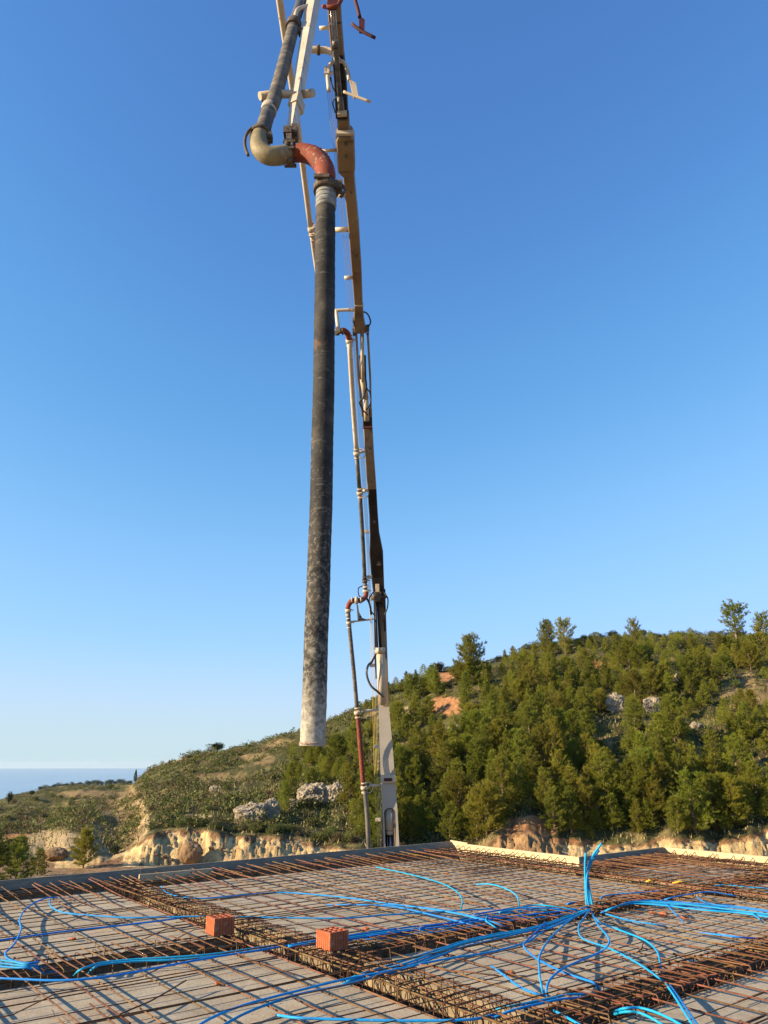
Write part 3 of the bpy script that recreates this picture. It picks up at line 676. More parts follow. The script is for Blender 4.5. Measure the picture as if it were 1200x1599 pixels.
us = sorted(set([-8, EDGE_U1, EDGE_U2] + [x for t in TR for x in t[:2]])); vs_ = sorted(set([-4, EDGE_V1, EDGE_V2] + [x for t in TR for x in t[2:]]))
dm = MB()
root_mat = Matrix(((UX.x, VX.x, 0, 0), (UX.y, VX.y, 0, 0), (0, 0, 1, 0), (0, 0, 0, 1)))
def lev(i, j):
    if i < 0 or j < 0 or i >= len(us) - 1 or j >= len(vs_) - 1: return None
    u = (us[i] + us[i + 1]) / 2; v = (vs_[j] + vs_[j + 1]) / 2
    if not is_deck(u, v): return None
    return DZ if is_trench(u, v) else 0.0
for i in range(len(us) - 1):
    for j in range(len(vs_) - 1):
        z = lev(i, j)
        if z is None: continue
        a, b, c, d = us[i], us[i + 1], vs_[j], vs_[j + 1]
        dm.add([(a, c, z), (b, c, z), (b, d, z), (a, d, z)], [(0, 1, 2, 3)], 0 if z == 0 else 1)
        for (di, dj, e) in ((1, 0, ((b, c), (b, d))), (0, 1, ((b, d), (a, d))), (-1, 0, ((a, d), (a, c))), (0, -1, ((a, c), (b, c)))):
            z2 = lev(i + di, j + dj)
            zz = -.62 if z2 is None else z2
            if zz < z:
                (x0, y0), (x1, y1) = e
                dm.add([(x0, y0, zz), (x1, y1, zz), (x1, y1, z), (x0, y0, z)], [(0, 1, 2, 3)], 1 if z2 is not None else 2)
deck = dm.build('roof_deck', [deck_material(), mat('trench_ply', (.24, .19, .12), .8, 0, (.14, .11, .07), 3, .3, 30, stretch=(.4, .4, 2)), M['wood_shaded']])
deck.matrix_world = root_mat; tag(deck, 'grey formwork deck of the unfinished roof cut by beam channels', kind='structure')
# storey under the deck
b_ = MB()
for (a, b2, c, d) in ((-7.6, 9.6, -3.6, 10.35), (9.6, 11.9, -3.6, 7.5)): b_.box(((a + b2) / 2, (c + d) / 2, -2.95), b2 - a, d - c, 4.6 - .02)
o = b_.build('lower_storey', mat('raw_concrete', (.36, .35, .32), .9, 0, (.28, .27, .25), 1, .3, 20)); o.matrix_world = root_mat; tag(o, 'raw concrete storey under the roof deck', kind='structure')
# edge boards
def board(u0, v0, u1, v1, h0, h1, mt, label, name='edge_board', th=.027, zb=-.12):
    a = dk(u0, v0); b = dk(u1, v1); d = (b - a).normalized(); nrm = Vector((0, 0, 1)).cross(d)
    g = MB(); N = 10; vsx = []
    L = (b - a).length
    for i in range(N + 1):
        t = i / N; p = a + (b - a) * t; wob = .006 * noise.noise(Vector((u0 + t * 7, v0, 3))); ht = h0 + (h1 - h0) * t + .004 * noise.noise(Vector((u0, t * 9, 1)))
        for (sx, zz) in ((0, zb), (th, zb), (th, ht), (0, ht)): vsx.append(p + nrm * (sx + wob) + Vector((0, 0, zz)))
    fs = [(0, 1, 2, 3), (4 * N + 3, 4 * N + 2, 4 * N + 1, 4 * N)] + [(4 * i + k, 4 * i + (k + 1) % 4, 4 * i + 4 + (k + 1) % 4, 4 * i + 4 + k) for i in range(N) for k in range(4)]
    g.add([q - a for q in vsx], fs); o = g.build(name, mt); o.location = a; tag(o, label, 'board'); return o
board(-8, 10.75, 4.25, 10.74, .15, .15, M['wood_shaded'], 'long grey board edging the left part of the roof, ending by the short plank')
board(4.26, 10.75, 10.0, 10.75, .15, .165, M['wood_shaded'], 'grey shaded edge board running past the foot of the boom to the roof corner')
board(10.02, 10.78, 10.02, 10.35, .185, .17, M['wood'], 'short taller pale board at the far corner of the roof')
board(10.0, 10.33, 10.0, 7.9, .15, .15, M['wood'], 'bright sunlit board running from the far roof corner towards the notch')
board(10.03, 7.9, 12.3, 7.9, .15, .15, M['wood_shaded'], 'grey shaded board between the two sunlit boards')
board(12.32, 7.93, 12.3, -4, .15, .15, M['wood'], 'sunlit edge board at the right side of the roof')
board(4.12, 10.43, 5.15, 10.42, .12, .12, M['wood'], 'short loose plank with a bright sawn end inside the left edge board', 'loose_plank', .03, .01)

# ------------------------------------------------------------------ reinforcement
def rebar(pts, r, m, name='reinforcing_bar'):
    g = MB(); p0 = Vector(pts[0]); g.tube([Vector(p) - p0 for p in pts], r, 6); o = g.build(name, m); o.location = p0; return o
def rows(lo, hi, step, jit):
    v = lo; out = []
    while v < hi: out.append(v + random.uniform(-jit, jit)); v += step * random.uniform(.82, 1.18)
    return out
ties = MB(); V_ROWS = []; U_ROWS = []
def bar1(v, u0, u1, z, crank=None, hook=None, skew=0.0):
    pts = []; n = int((u1 - u0) / .45) + 2
    for i in range(n):
        t = i / (n - 1); u = u0 + (u1 - u0) * t
        pts.append((u, v + skew * t + .008 * noise.noise(Vector((u * .8, v * 3, 0))), z + .008 * noise.noise(Vector((u, v * 5, 7)))))
    if crank:  # bent-up stretch
        uc, dv = crank; pts = [p for p in pts if abs(p[0] - uc) > .2]
        pts += [(uc - .13, v, z), (uc + .13, v + dv, z + .055)]; pts.sort()
        pts = [(p[0], p[1] + (dv if p[0] > uc + .14 else 0), p[2] + (.05 if p[0] > uc + .14 else 0)) for p in pts]
    if hook: u, vv, zz = pts[-1]; pts[-1] = (u - .12, vv, zz + .05); pts += [(u - .03, vv + .01, zz + .085), (u, vv + .015, zz + .07), (u + .01, vv + .015, zz - .03)]
    return [dk(*p) for p in pts]
def bar2(u, v0, v1, z, rise=0.0, skew=0.0, tail=False):
    pts = []; n = int((v1 - v0) / .45) + 2
    for i in range(n):
        t = i / (n - 1); v = v0 + (v1 - v0) * t
        zz = z + .008 * noise.noise(Vector((u * 5, v, 2))) + rise * max(0, (v - v1 + 1.2) / 1.2)
        pts.append((u + skew * (1 - t) + .01 * noise.noise(Vector((v * .8, u * 3, 9))), v, zz))
    if tail: a = pts[0]; pts = [(a[0] + .05, a[1] - .22, a[2] - .03), (a[0] + .005, a[1] - .02, a[2])] + pts[1:]
    return [dk(*p) for p in pts]
G1 = 'steel bars lying across the roof towards the upper right'; G2 = 'steel bars lying across the roof towards the lower right'
# bars along the left board direction, by panel
n_b = 0
for v in rows(2.0, 10.1, .205, .03):
    if 6.4 < v < 6.85: pass
    V_ROWS.append(v); r_ = random.choice([.0036, .0042, .0046])
    right = 9.75 if v > 7.9 else 12.1
    sp = random.uniform(3.7, 6.0)
    cr = (random.uniform(.8, 3.2), random.choice([-.05, .05, .07])) if random.random() < .35 else None
    o = rebar(bar1(v, -4.5, sp + .3, .030, crank=cr), r_, M['rust']); tag(o, 'dark rusty bar lying across the left part of the roof towards the upper right', 'steel bar', 'upper-right running bars of the left part')
    o = rebar(bar1(v + .018, sp - .3, right, .028, hook=(random.random() < .85), skew=random.uniform(-.05, .05)), r_, M['rust']); tag(o, 'dark rusty bar lying across the right part of the roof towards the upper right', 'steel bar', 'upper-right running bars of the right part')
for v in rows(7.95, 10.5, .16, .03):
    o = rebar(bar1(v, random.uniform(7.6, 8.4), 9.8, .06, hook=True, skew=random.uniform(-.06, .06)), .005, M['rust']); tag(o, 'short rusty bar with a hooked end reaching the far sunlit board', 'steel bar', 'hooked bars along the far sunlit board')
for v in rows(3.0, 7.8, .19, .03):
    o = rebar(bar1(v, random.uniform(10.3, 10.9), 12.12, .06, hook=True, skew=random.uniform(-.06, .06)), .005, M['rust']); tag(o, 'short rusty bar with a hooked end reaching the right sunlit board', 'steel bar', 'hooked bars along the right sunlit board')
# bars along the other direction
for u in rows(-3.6, 12.0, .27, .04):
    U_ROWS.append(u); top = 10.62 if u < 9.7 else 7.75
    sp = random.uniform(5.0, 6.8); r_ = random.choice([.005, .0055, .006])
    o = rebar(bar2(u + .03, sp - .25, top, .046, rise=.05 if u < 9.7 else .03, skew=random.uniform(-.05, .05), tail=random.random() < .3), r_, M['rust']); tag(o, 'sunlit rusty bar from the far edge boards towards the lower right', 'steel bar', 'lower-right running bars of the far part')
    o = rebar(bar2(u, 1.2, sp + .3, .044, skew=random.uniform(-.08, .08)), r_, M['rust']); tag(o, 'sunlit rusty bar in the near part of the roof running towards the lower right', 'steel bar', 'lower-right running bars of the near part')
for u in rows(-2.2, 9.6, .42, .08):
    o = rebar(bar2(u, random.uniform(8.6, 9.3), 10.66, .075, rise=.03, skew=random.uniform(-.2, .12)), .006, M['rust']); tag(o, 'short orange-rust bar resting on the cage along the left edge board', 'steel bar', 'short top bars along the left edge board')
for u in rows(10.1, 12.0, .2, .03):
    o = rebar(bar2(u, random.uniform(5.6, 6.3), 7.8, .075, rise=.02, skew=random.uniform(.1, .5)), .006, M['rust']); tag(o, 'short rust bar fanning out from the far board of the right corner', 'steel bar', 'short top bars in the right corner')
# wire ties at crossings
for v in V_ROWS:
    for u in U_ROWS:
        if u > 9.7 and v > 7.7: continue
        if random.random() < .55:
            p = dk(u + .01, v, .043); a = random.uniform(0, 3.14); dx = Vector((math.cos(a), math.sin(a), .3)) * .016
            ties.tube([p - dx, p + Vector((0, 0, .012)), p + dx + Vector((0, 0, .012))], .0022, 3, caps=False)
tag(ties.build('tie_wires', M['tie']), 'small twisted wire ties where the roof bars cross', 'wire', kind='stuff')

def cage(a, b, c, d, axis, label, spacing, top=.055, big=False, m1='rustdark', m2='rust', lip=.0, slip=True):
    """beam cage filling channel u a..b, v c..d running along axis 'u' or 'v'"""
    along = (a, b) if axis == 'u' else (c, d); across = (c, d) if axis == 'u' else (a, b)
    w_ = across[1] - across[0] - .07; mid = (across[0] + across[1]) / 2
    def P(s, t, z): return dk(s, mid + t, z) if axis == 'u' else dk(mid + t, s, z)
    root = empty('beam_cage', P(along[0], 0, DZ)); tag(root, label, 'rebar cage')
    L = along[1] - along[0]
    zt = top; zb = DZ + .04
    for t in (-w_ / 2, -w_ / 6, w_ / 6, w_ / 2):
        for z in ((zb, zt + .012) if abs(t) < w_ * .4 else (zb, (zb + zt) / 2, zt + .012)):
            n = max(3, int(L / .6)); g = MB(); g.tube([P(along[0] + L * i / n, t + .01 * noise.noise(Vector((i, t * 9, z * 9))), z + .006 * noise.noise(Vector((i * .9, t, z * 4)))) for i in range(n + 1)], .007, 6)
            g.build('longitudinal_bar', M[m2], root)
    # one stirrup mesh per cage, copied
    protos = []
    for k in range(3):
        g = MB(); r = .03; x = w_ / 2 + .008; sk = random.uniform(-.02, .02)
        if k == 2: pts = [(x * .2, zt + .02), (-x + r, zt + .02), (-x, zt - r), (-x, zb + r), (-x + r, zb), (x - r, zb), (x, zb + r), (x, zt - r), (x - .01, zt + .02), (x - r, zt + .03), (x * .3, zt + .03)]
        else: pts = [(-x + .07, zt - .09), (-x + .012, zt), (-x + r, zt + .025), (x - r, zt + .025), (x, zt - r), (x, zb + r), (x - r, zb), (-x + r, zb), (-x, zb + r), (-x, zt - r), (-x + .02, zt + .02), (-x + .09, zt + .0)]
        if axis == 'u': P3 = [VX * t + Vector((0, 0, z - DZ)) + UX * (sk * i / 10) for i, (t, z) in enumerate(pts)]
        else: P3 = [UX * t + Vector((0, 0, z - DZ)) + VX * (sk * i / 10) for i, (t, z) in enumerate(pts)]
        g.tube(smooth_path(P3, 2), .004, 5); me_o = g.build('stirrup', M[m1], root, local=True); protos.append(me_o)
    n = min(97, int(L / spacing)); ax = UX if axis == 'u' else VX
    for i in range(n):
        s = L * (i + .5) / n + random.uniform(-.025, .025)
        if i < 3: o = protos[i]
        else: o = protos[random.choice([0, 0, 1, 2])].copy(); COL.objects.link(o); o.parent = root
        o.location = ax * s + (VX if axis == 'u' else UX) * random.uniform(-.01, .01) + Vector((0, 0, random.uniform(-.008, .012)))
        o.rotation_euler = (random.uniform(-.03, .03), random.uniform(-.03, .03), random.uniform(-.06, .06))
    # hooked cross bars lying over the cage
    if lip:
        for i in range(int(L / lip)):
            s = along[0] + (i + .5) * lip + random.uniform(-.03, .03); e = w_ / 2 + random.uniform(.05, .12)
            g = MB(); g.tube(smooth_path([P(s, e + .12, .05), P(s, e * .3, .065), P(s + .01, -e + .06, .07), P(s + .01, -e + .01, .06), P(s + .01, -e, -.06)], 2), .005, 6); g.build('hooked_bar', M[m2], root)
    return root
cage(3.6, 4.05, 1.0, 10.15, 'v', 'long dense steel cage running from the left edge board down past both bricks', .105, top=.06)
cage(-4.5, 9.1, 10.15, 10.68, 'u', 'long steel cage in the channel just inside the left edge board', .145, top=.03)
cage(-3.5, 3.55, 6.35, 6.9, 'u', 'steel cage with hooked cross bars in the left channel ending at the left brick', .12, top=.03, lip=.26)
cage(4.1, 9.15, 5.4, 5.85, 'u', 'steel cage in the middle channel running from the near brick towards the upright blue conduits', .115, top=.045, lip=.3)
cage(4.1, 9.15, 3.3, 3.75, 'u', 'steel cage in the near right channel, close to the camera', .115, top=.045, lip=.3)
cage(9.2, 9.85, 2.5, 10.6, 'v', 'steel cage crossing behind the upright blue conduits to the far corner', .13, top=.06)
cage(9.9, 11.65, 7.35, 7.85, 'u', 'short steel cage along the grey board between the sunlit boards', .12, top=.05)
cage(11.7, 12.25, 2.5, 7.8, 'v', 'steel cage along the right sunlit edge board', .12, top=.05)
cage(9.9, 11.65, 5.4, 5.85, 'u', 'short steel cage at the right joining the two outer cages', .12, top=.05)

# ------------------------------------------------------------------ hollow bricks
def hollow_brick(u, v, rot, label, z=.075):
    W, D_, H_ = .19, .19, .135
    bm = bmesh.new(); g = MB()
    root = None
    # outline with vertical grooves on all four sides
    out = []
    for s_ in range(4):
        for k in range(7):
            a0 = -W / 2 + W * k / 7; a1 = a0 + W / 7
            for (a, dp) in ((a0 + .002, 0), (a1 - .006, 0), (a1 - .005, .004), (a1 - .001, .004)):
                x, y = a, -W / 2 + dp
                for _ in range(s_): x, y = -y, x
                out.append((x, y))
    n = len(out)
    vsx = [(x, y, 0) for x, y in out] + [(x, y, H_) for x, y in out]
    g.add(vsx, [((i), (i + 1) % n, n + (i + 1) % n, n + i) for i in range(n)])
    g.add([(x, y, 0) for x, y in out], [tuple(range(n))[::-1]])
    # top: webs between 3 x 3 openings, each opening a pit
    xs = [-W / 2 + .004]; wall = .016; hole = (W - .008 - 4 * wall) / 3
    cells = []
    for i in range(3): cells.append((-W / 2 + .004 + wall + i * (hole + wall), -W / 2 + .004 + wall + i * (hole + wall) + hole))
    grid = sorted(set([-W / 2 + .004, W / 2 - .004] + [c for q in cells for c in q]))
    for i in range(len(grid) - 1):
        for j in range(len(grid) - 1):
            a, b, c, d = grid[i], grid[i + 1], grid[j], grid[j + 1]; hol = (i % 2 == 1 and j % 2 == 1)
            z_ = H_ - .11 if hol else H_ - .0005
            g.add([(a, c, z_), (b, c, z_), (b, d, z_), (a, d, z_)], [(0, 1, 2, 3)])
            if hol:
                for (p, q) in (((a, c), (b, c)), ((b, c), (b, d)), ((b, d), (a, d)), ((a, d), (a, c))): g.add([(*p, z_), (*q, z_), (*q, H_ - .0005), (*p, H_ - .0005)], [(0, 1, 2, 3)])
    # rim ring between grooved outline and web grid
    inn = [(-W / 2 + .004, -W / 2 + .004), (W / 2 - .004, -W / 2 + .004), (W / 2 - .004, W / 2 - .004), (-W / 2 + .004, W / 2 - .004)]
    per = n // 4
    for s_ in range(4):
        seg = [out[(s_ * per + k) % n] for k in range(per + 1)]; a = inn[s_]; b = inn[(s_ + 1) % 4]
        vv = [(x, y, H_) for x, y in seg] + [(b[0], b[1], H_), (a[0], a[1], H_)]
        g.add(vv, [tuple(range(len(vv)))])
    o = g.build('hollow_brick', M['brick']); o.location = dk(u, v, z); o.rotation_euler = (0, 0, math.pi / 2 - A1 + rot); tag(o, label, 'brick'); return o
bp1 = gnd(519, 1484, .06); bp2 = gnd(343, 1460, .06)
for (p, rt, lb) in ((bp1, .05, 'orange hollow clay brick on the rebar cage, nearer of the two bricks'), (bp2, -.05, 'orange hollow clay brick on the rebar cage, the farther one to the left')):
    hollow_brick(p.dot(UX), p.dot(VX), rt, lb, .075)
# brick crumbs and yellow scraps
def shard(x, y, s, m, label, name, cat, group=None):
    p = gnd(x, y, .012); g = bmesh.new(); bmesh.ops.create_icosphere(g, subdivisions=2, radius=1)
    for v in g.verts: v.co = v.co * (1 + .45 * noise.noise(v.co * 1.5 + Vector((x, y, 0)))); v.co.z *= .45; v.co = v.co * s
    me = bpy.data.meshes.new(name); g.to_mesh(me); g.free(); me.materials.append(m); o = bpy.data.objects.new(name, me); COL.objects.link(o); o.location = p + Vector((0, 0, s * .3)); o.rotation_euler = (0, 0, x); tag(o, label, cat, group)
for (x, y, s, lb) in [(1019, 1427, .035, 'small brick crumb left of the larger pair on the right deck panel'), (1036, 1430, .05, 'larger orange brick crumb on the right deck panel below the blue bundle'), (1070, 1435, .04, 'brick crumb beside the short branch of blue conduit on the right'), (797, 1523, .04, 'flat brick crumb beside the short blue conduit end'),
     (572, 1452, .035, 'brick crumb right of the nearer brick'), (341, 1537, .03, 'lone brick crumb on the pale near left panel'), (114, 1468, .03, 'brick crumb on the far left panel'), (831, 1457, .035, 'brick crumb under the blue fan'), (699, 1365, .03, 'brick crumb near the far corner cage')]:
    shard(x, y, s, M['brick'], lb, 'brick_crumb', 'rubble')
for (x, y, w_, lb) in [(1015, 1377, .05, 'small yellow plastic scrap on the right bars'), (1062, 1379, .10, 'longer yellow plastic strip on the right bars')]:
    p = gnd(x, y, .07); g = MB(); g.tube([Vector((-w_, -.01, 0)), Vector((0, .01, .015)), Vector((w_, 0, .005))], .014, 6, rads=[.006, .015, .008]); o = g.build('plastic_scrap', M['plastic_y']); o.location = p; tag(o, lb, 'scrap')

for i, (x, y, ln, a, lb) in enumerate([(150, 1450, .5, .3, 'short offcut of bar lying loose on the far left panel'), (420, 1505, .8, 2.2, 'bent loose bar offcut on the near left panel'), (250, 1560, .7, 1.1, 'kinked bar offcut on the near left panel by the bottom edge'),
        (720, 1515, .6, 2.6, 'loose bar offcut on the near middle panel'), (1010, 1480, .45, .9, 'small loose bar offcut between the conduit loops at the right'), (560, 1385, .8, 2.0, 'loose bar offcut on the far panel')]):
    p = gnd(x, y, .06); d = Vector((math.cos(a), math.sin(a), 0)); e = Vector((-math.sin(a), math.cos(a), 0))
    o = rebar([p - d * ln / 2, p - d * ln * .1 + e * .02, p + d * ln * .15 + e * .06, p + d * ln / 2 + e * .09 + Vector((0, 0, .02))], .005, M['rust'], 'bar_offcut'); tag(o, lb, 'steel bar')
# ------------------------------------------------------------------ blue conduits
def conduit(px, label, z=.075, r=.0080, group=None, jit=0.0, off=(0, 0)):
    pts = []
    for i, q in enumerate(px):
        zz = q[2] if len(q) > 2 else z
        pts.append(gnd(q[0] + off[0] + random.uniform(-jit, jit), q[1] + off[1] + random.uniform(-jit, jit) * .5, zz))
    pts = smooth_path(pts, 7); p0 = pts[0].copy(); g = MB()
    N = len(pts)
    # corrugated surface: ring radius alternates
    seg = []
    for i in range(N - 1):
        k = max(1, int((pts[i + 1] - pts[i]).length / .03))
        for j in range(k): seg.append(pts[i].lerp(pts[i + 1], j / k))
    seg.append(pts[-1])
    rads = [r * (1.0 if i % 2 else .93) for i in range(len(seg))]
    g.tube([p - p0 for p in seg], r, 8, rads=rads); o = g.build('blue_conduit', M['blue']); o.location = p0
    tag(o, label, 'conduit', group); return o
base = gnd(920, 1416, .05); dB = base.y
def upright(px, label):
    pts = smooth_path([pt(x, y, dB + e) for x, y, e in px], 6); p0 = pts[0].copy(); g = MB(); g.tube([p - p0 for p in pts], .0125, 8); o = g.build('blue_conduit', M['blue']); o.location = p0; tag(o, label, 'conduit')
upright([(917, 1424, 0), (915, 1390, .02), (914, 1355, 0), (915, 1332, -.02)], 'straight upright blue conduit, leftmost of the standing bunch')
upright([(927, 1421, 0), (921, 1390, .03), (918, 1365, .02), (924, 1340, 0), (940, 1317, -.06)], 'tallest upright blue conduit, curving right at its tip')
upright([(925, 1422, .05), (919, 1392, .06), (918, 1362, .06), (923, 1343, .05), (936, 1328, .0)], 'upright blue conduit in the standing bunch with the lower right-bent tip')
upright([(922, 1424, -.05), (917, 1395, -.02), (917, 1368, 0), (922, 1350, .02), (931, 1334, .05)], 'shortest curved upright blue conduit inside the standing bunch')
conduit([(922, 1420, .1), (912, 1434, .16), (904, 1448, .16), (911, 1466, .1), (952, 1481, .08), (996, 1504, .08), (1025, 1524, .08), (1040, 1536, .03)], 'blue conduit looping left then running down right to the near cage')
conduit([(1040, 1536, .06), (1054, 1556, .08), (1069, 1580, .08), (1090, 1612, .08)], 'blue conduit coming out of the near cage to the bottom edge, left strand')
conduit([(1046, 1538, .06), (1062, 1560, .08), (1078, 1584, .08), (1098, 1612, .08)], 'blue conduit coming out of the near cage to the bottom edge, right strand')
conduit([(924, 1424, .1), (934, 1444, .15), (949, 1462, .17), (951, 1474, .15), (937, 1487, .10), (907, 1500, .09), (879, 1513, .1), (860, 1529, .12), (854, 1545, .10), (855, 1558, .05)], 'thin blue conduit forming an S loop from the fan down to the near cage')
conduit([(926, 1430, .08), (941, 1442, .09), (967, 1452, .10), (1007, 1468, .11), (1026, 1485, .11), (1031, 1502, .08), (1033, 1518, .03)], 'blue conduit arching right from the fan and dropping into the near cage')
conduit([(946, 1427), (981, 1437), (1025, 1444), (1040, 1447, .03)], 'short pale blue conduit right of the fan ending on the deck panel')
conduit([(895, 1433, .12), (875, 1450, .13), (855, 1471, .15), (843, 1494, .16), (843, 1520, .14), (846, 1540, .10), (850, 1556, .04)], 'blue conduit curving down from the fan, steepest of the near loops')
conduit([(852, 1440, .08), (838, 1455, .1), (822, 1470, .12), (819, 1479, .12), (837, 1496, .08), (875, 1516, .08), (905, 1527, .08), (928, 1535, .09), (936, 1546, .02)], 'pale blue conduit doubling back below the fan towards the near cage')
conduit([(768, 1509, .02), (785, 1521), (810, 1540), (835, 1551), (858, 1557, .05)], 'short bright blue conduit with its open end on the near panel')
conduit([(930, 1553, .05), (890, 1553), (866, 1558), (842, 1563), (806, 1570), (775, 1576, .04)], 'blue conduit lying along the front of the near cage')
conduit([(935, 1556, .03), (880, 1560), (845, 1567), (800, 1578), (770, 1590, .05)], 'second blue conduit along the front of the near cage, lower one')
conduit([(865, 1578, .02), (884, 1588), (915, 1606), (935, 1620)], 'bright blue conduit leaving the near cage at the bottom edge')
conduit([(960, 1580, .0), (975, 1575), (1000, 1574), (1030, 1583), (1060, 1598), (1080, 1612)], 'blue conduit arching at the bottom right, upper strand')
conduit([(960, 1584, .0), (978, 1580), (1000, 1582), (1025, 1594), (1045, 1608)], 'blue conduit arching at the bottom right, lower strand')
for k in range(5):
    e = k * 2.4 - 3
    conduit([(940, 1425, .03), (958, 1418), (990, 1408 + e * .4), (1040, 1409 + e * .7), (1098, 1414 + e), (1150, 1419 + e), (1215, 1427 + e * 1.1)], 'blue conduit in the thick bundle sweeping from the fan to the right edge', group='conduits of the thick bundle to the right edge', z=.06 + .012 * (k % 3), jit=1.8)
conduit([(1089, 1400, .10), (1095, 1406, .10), (1112, 1412), (1140, 1416)], 'blue conduit joining the right bundle from above')
conduit([(1040, 1409, .05), (1046, 1417), (1054, 1426), (1062, 1433, .04), (1067, 1440, .02)], 'short blue branch dropping from the right bundle beside a brick crumb')
conduit([(1172, 1424), (1185, 1434), (1192, 1440, .03)], 'short blue branch dropping from the right bundle at the edge')
conduit([(1090, 1457, .02), (1127, 1460), (1160, 1464), (1190, 1466, .02)], 'short pale blue conduit lying alone on the right panel')
conduit([(1117, 1392, .03), (1116, 1384, .06), (1135, 1382), (1165, 1385), (1215, 1388)], 'blue conduit far right in the outer corner panel')
conduit([(937, 1412, .02), (940, 1401, .09), (960, 1397), (1000, 1394), (1035, 1391, .04)], 'dark blue conduit hooped over the far cage right of the standing bunch')
conduit([(880, 1417, .02), (888, 1411, .08), (903, 1409, .06), (912, 1412, .03)], 'small blue hoop left of the standing bunch')
conduit([(1030, 1408, .03), (1048, 1402, .08), (1080, 1396), (1110, 1393), (1150, 1399, .03)], 'dark blue conduit running over the cage above the right bundle')
for k in range(4):
    e = k * 2.9
    conduit([(922 - k, 1420, .09), (895, 1426 + e), (860, 1440 + e * .9), (815, 1452 + e * .6), (765, 1461 + e * .8), (720, 1470 + e * 1.2), (680, 1484 + e * 1.4), (630, 1501 + e * 1.6), (560 - k * 9, 1521 + e * 1.9, .05)],
            'dark blue conduit in the fan running left below the middle cage', group='conduits of the fan below the middle cage', z=.06 + .012 * (k % 2), jit=2.2)
conduit([(922, 1421, .1), (880, 1440), (846, 1456), (821, 1472), (765, 1487), (700, 1497), (650, 1507), (600, 1518), (540, 1529), (450, 1551), (380, 1570), (330, 1590), (285, 1618)], 'long blue conduit from the fan all the way to the bottom edge left of centre')
conduit([(600, 1520), (548, 1536), (470, 1552), (425, 1566), (380, 1584), (330, 1612)], 'second long blue conduit to the bottom edge, just right of the first')
for k in range(5):
    e = k * 2.9
    conduit([(915, 1418, .07), (880, 1420 + e * .6), (845, 1419 + e * 1.1), (790, 1424 + e * 1.3), (740, 1431 + e * 1.4), (690, 1441 + e * 1.2), (640, 1447 + e), (590, 1455 + e), (530, 1464 + e * .6, .05)],
            'blue conduit in the broad ribbon left of the fan above the middle cage', group='conduits of the ribbon above the middle cage', z=.05 + .012 * (k % 3), jit=2.4)
conduit([(780, 1425), (830, 1414), (860, 1415), (905, 1422, .05)], 'bright blue conduit on top of the ribbon near the fan, upper strand', z=.09)
conduit([(740, 1428), (800, 1419), (850, 1418), (890, 1424, .05)], 'bright blue conduit on top of the ribbon near the fan, lower strand', z=.09)
conduit([(660, 1461, .02), (656, 1452, .08), (664, 1447, .08), (690, 1443), (745, 1436), (790, 1430)], 'blue conduit whose end bends down at the left of the ribbon')
conduit([(588, 1354), (630, 1363), (680, 1376, .1), (709, 1389, .14), (722, 1404, .16), (720, 1421, .06)], 'light blue conduit arching over the far panel, larger of the two arches')
conduit([(744, 1381), (768, 1381, .1), (793, 1389, .14), (808, 1400, .16), (811, 1416, .06)], 'light blue conduit arching over the far panel, smaller arch nearer the fan')
conduit([(252, 1384, .03), (257, 1391), (275, 1399), (312, 1403), (355, 1400), (400, 1396), (450, 1394), (533, 1401), (600, 1410), (700, 1424), (750, 1436), (782, 1447, .04)], 'long light blue conduit across the far panel starting by the loose plank')
conduit([(511, 1413, .04), (567, 1413), (617, 1416), (667, 1427), (720, 1440), (770, 1455, .04)], 'light blue conduit with its open end in the middle of the far panel')
conduit([(600, 1412), (660, 1417), (720, 1427), (770, 1440), (795, 1449, .03)], 'light blue conduit alongside the long one near the fan')
conduit([(79, 1404, .05), (78, 1412), (86, 1420), (105, 1426), (150, 1430), (200, 1433), (267, 1432), (333, 1431), (433, 1433), (533, 1434), (600, 1429), (683, 1424), (770, 1419)], 'long blue conduit crossing the left panels and the dense cage')
conduit([(-20, 1471), (67, 1459), (133, 1451), (200, 1444), (250, 1438), (285, 1433, .05)], 'dark blue conduit slanting over the far left panel')
conduit([(90, 1402, .05), (75, 1402), (58, 1408), (40, 1420), (31, 1436), (33, 1452), (22, 1475), (9, 1488), (14, 1498), (40, 1504), (62, 1502)], 'blue conduit wandering down the far left panel in an S')
for k, (e, lb) in enumerate([(0, 'upper'), (5, 'middle'), (10, 'lower')]):
    conduit([(-20, 1497 + e), (20, 1502 + e * .9), (45, 1507 + e * .5), (75, 1512 + e, .0), (95, 1524, -.1)], 'blue conduit entering at the left edge and diving into the left cage, %s one' % lb)
conduit([(-20, 1527), (30, 1529), (80, 1531), (133, 1529), (200, 1520), (283, 1504), (345, 1493), (410, 1483), (455, 1476, .05)], 'blue conduit lying along the near side of the left cage')
conduit([(115, 1524, -.05), (125, 1515), (148, 1506), (170, 1502), (215, 1498), (267, 1495), (333, 1490), (410, 1479), (450, 1473, .05)], 'blue conduit leaving the left cage and following it to the dense cage')
conduit([(137, 1522, -.05), (146, 1512), (163, 1506), (215, 1501), (270, 1499), (340, 1493), (415, 1483, .05)], 'second blue conduit leaving the left cage, just below the other')
for k in range(3): conduit([(450, 1476 + k * 2), (500, 1468 + k * 3), (560, 1459 + k * 3), (620, 1450 + k * 3)], 'blue conduit behind the nearer brick linking left bundle and ribbon', group='conduits behind the nearer brick', jit=.8)
conduit([(432, 1585, .03), (460, 1589), (500, 1591), (567, 1593), (640, 1594), (735, 1592), (780, 1582, .05)], 'blue conduit along the bottom edge below the bricks')
conduit([(818, 1428, .05), (818, 1438, .03)], 'tiny upright blue stub in the middle cage', r=.011)
conduit([(761, 1431, .1), (760, 1438, .08), (772, 1447, .07), (788, 1458, .0)], 'small blue bend dropping into the middle cage')

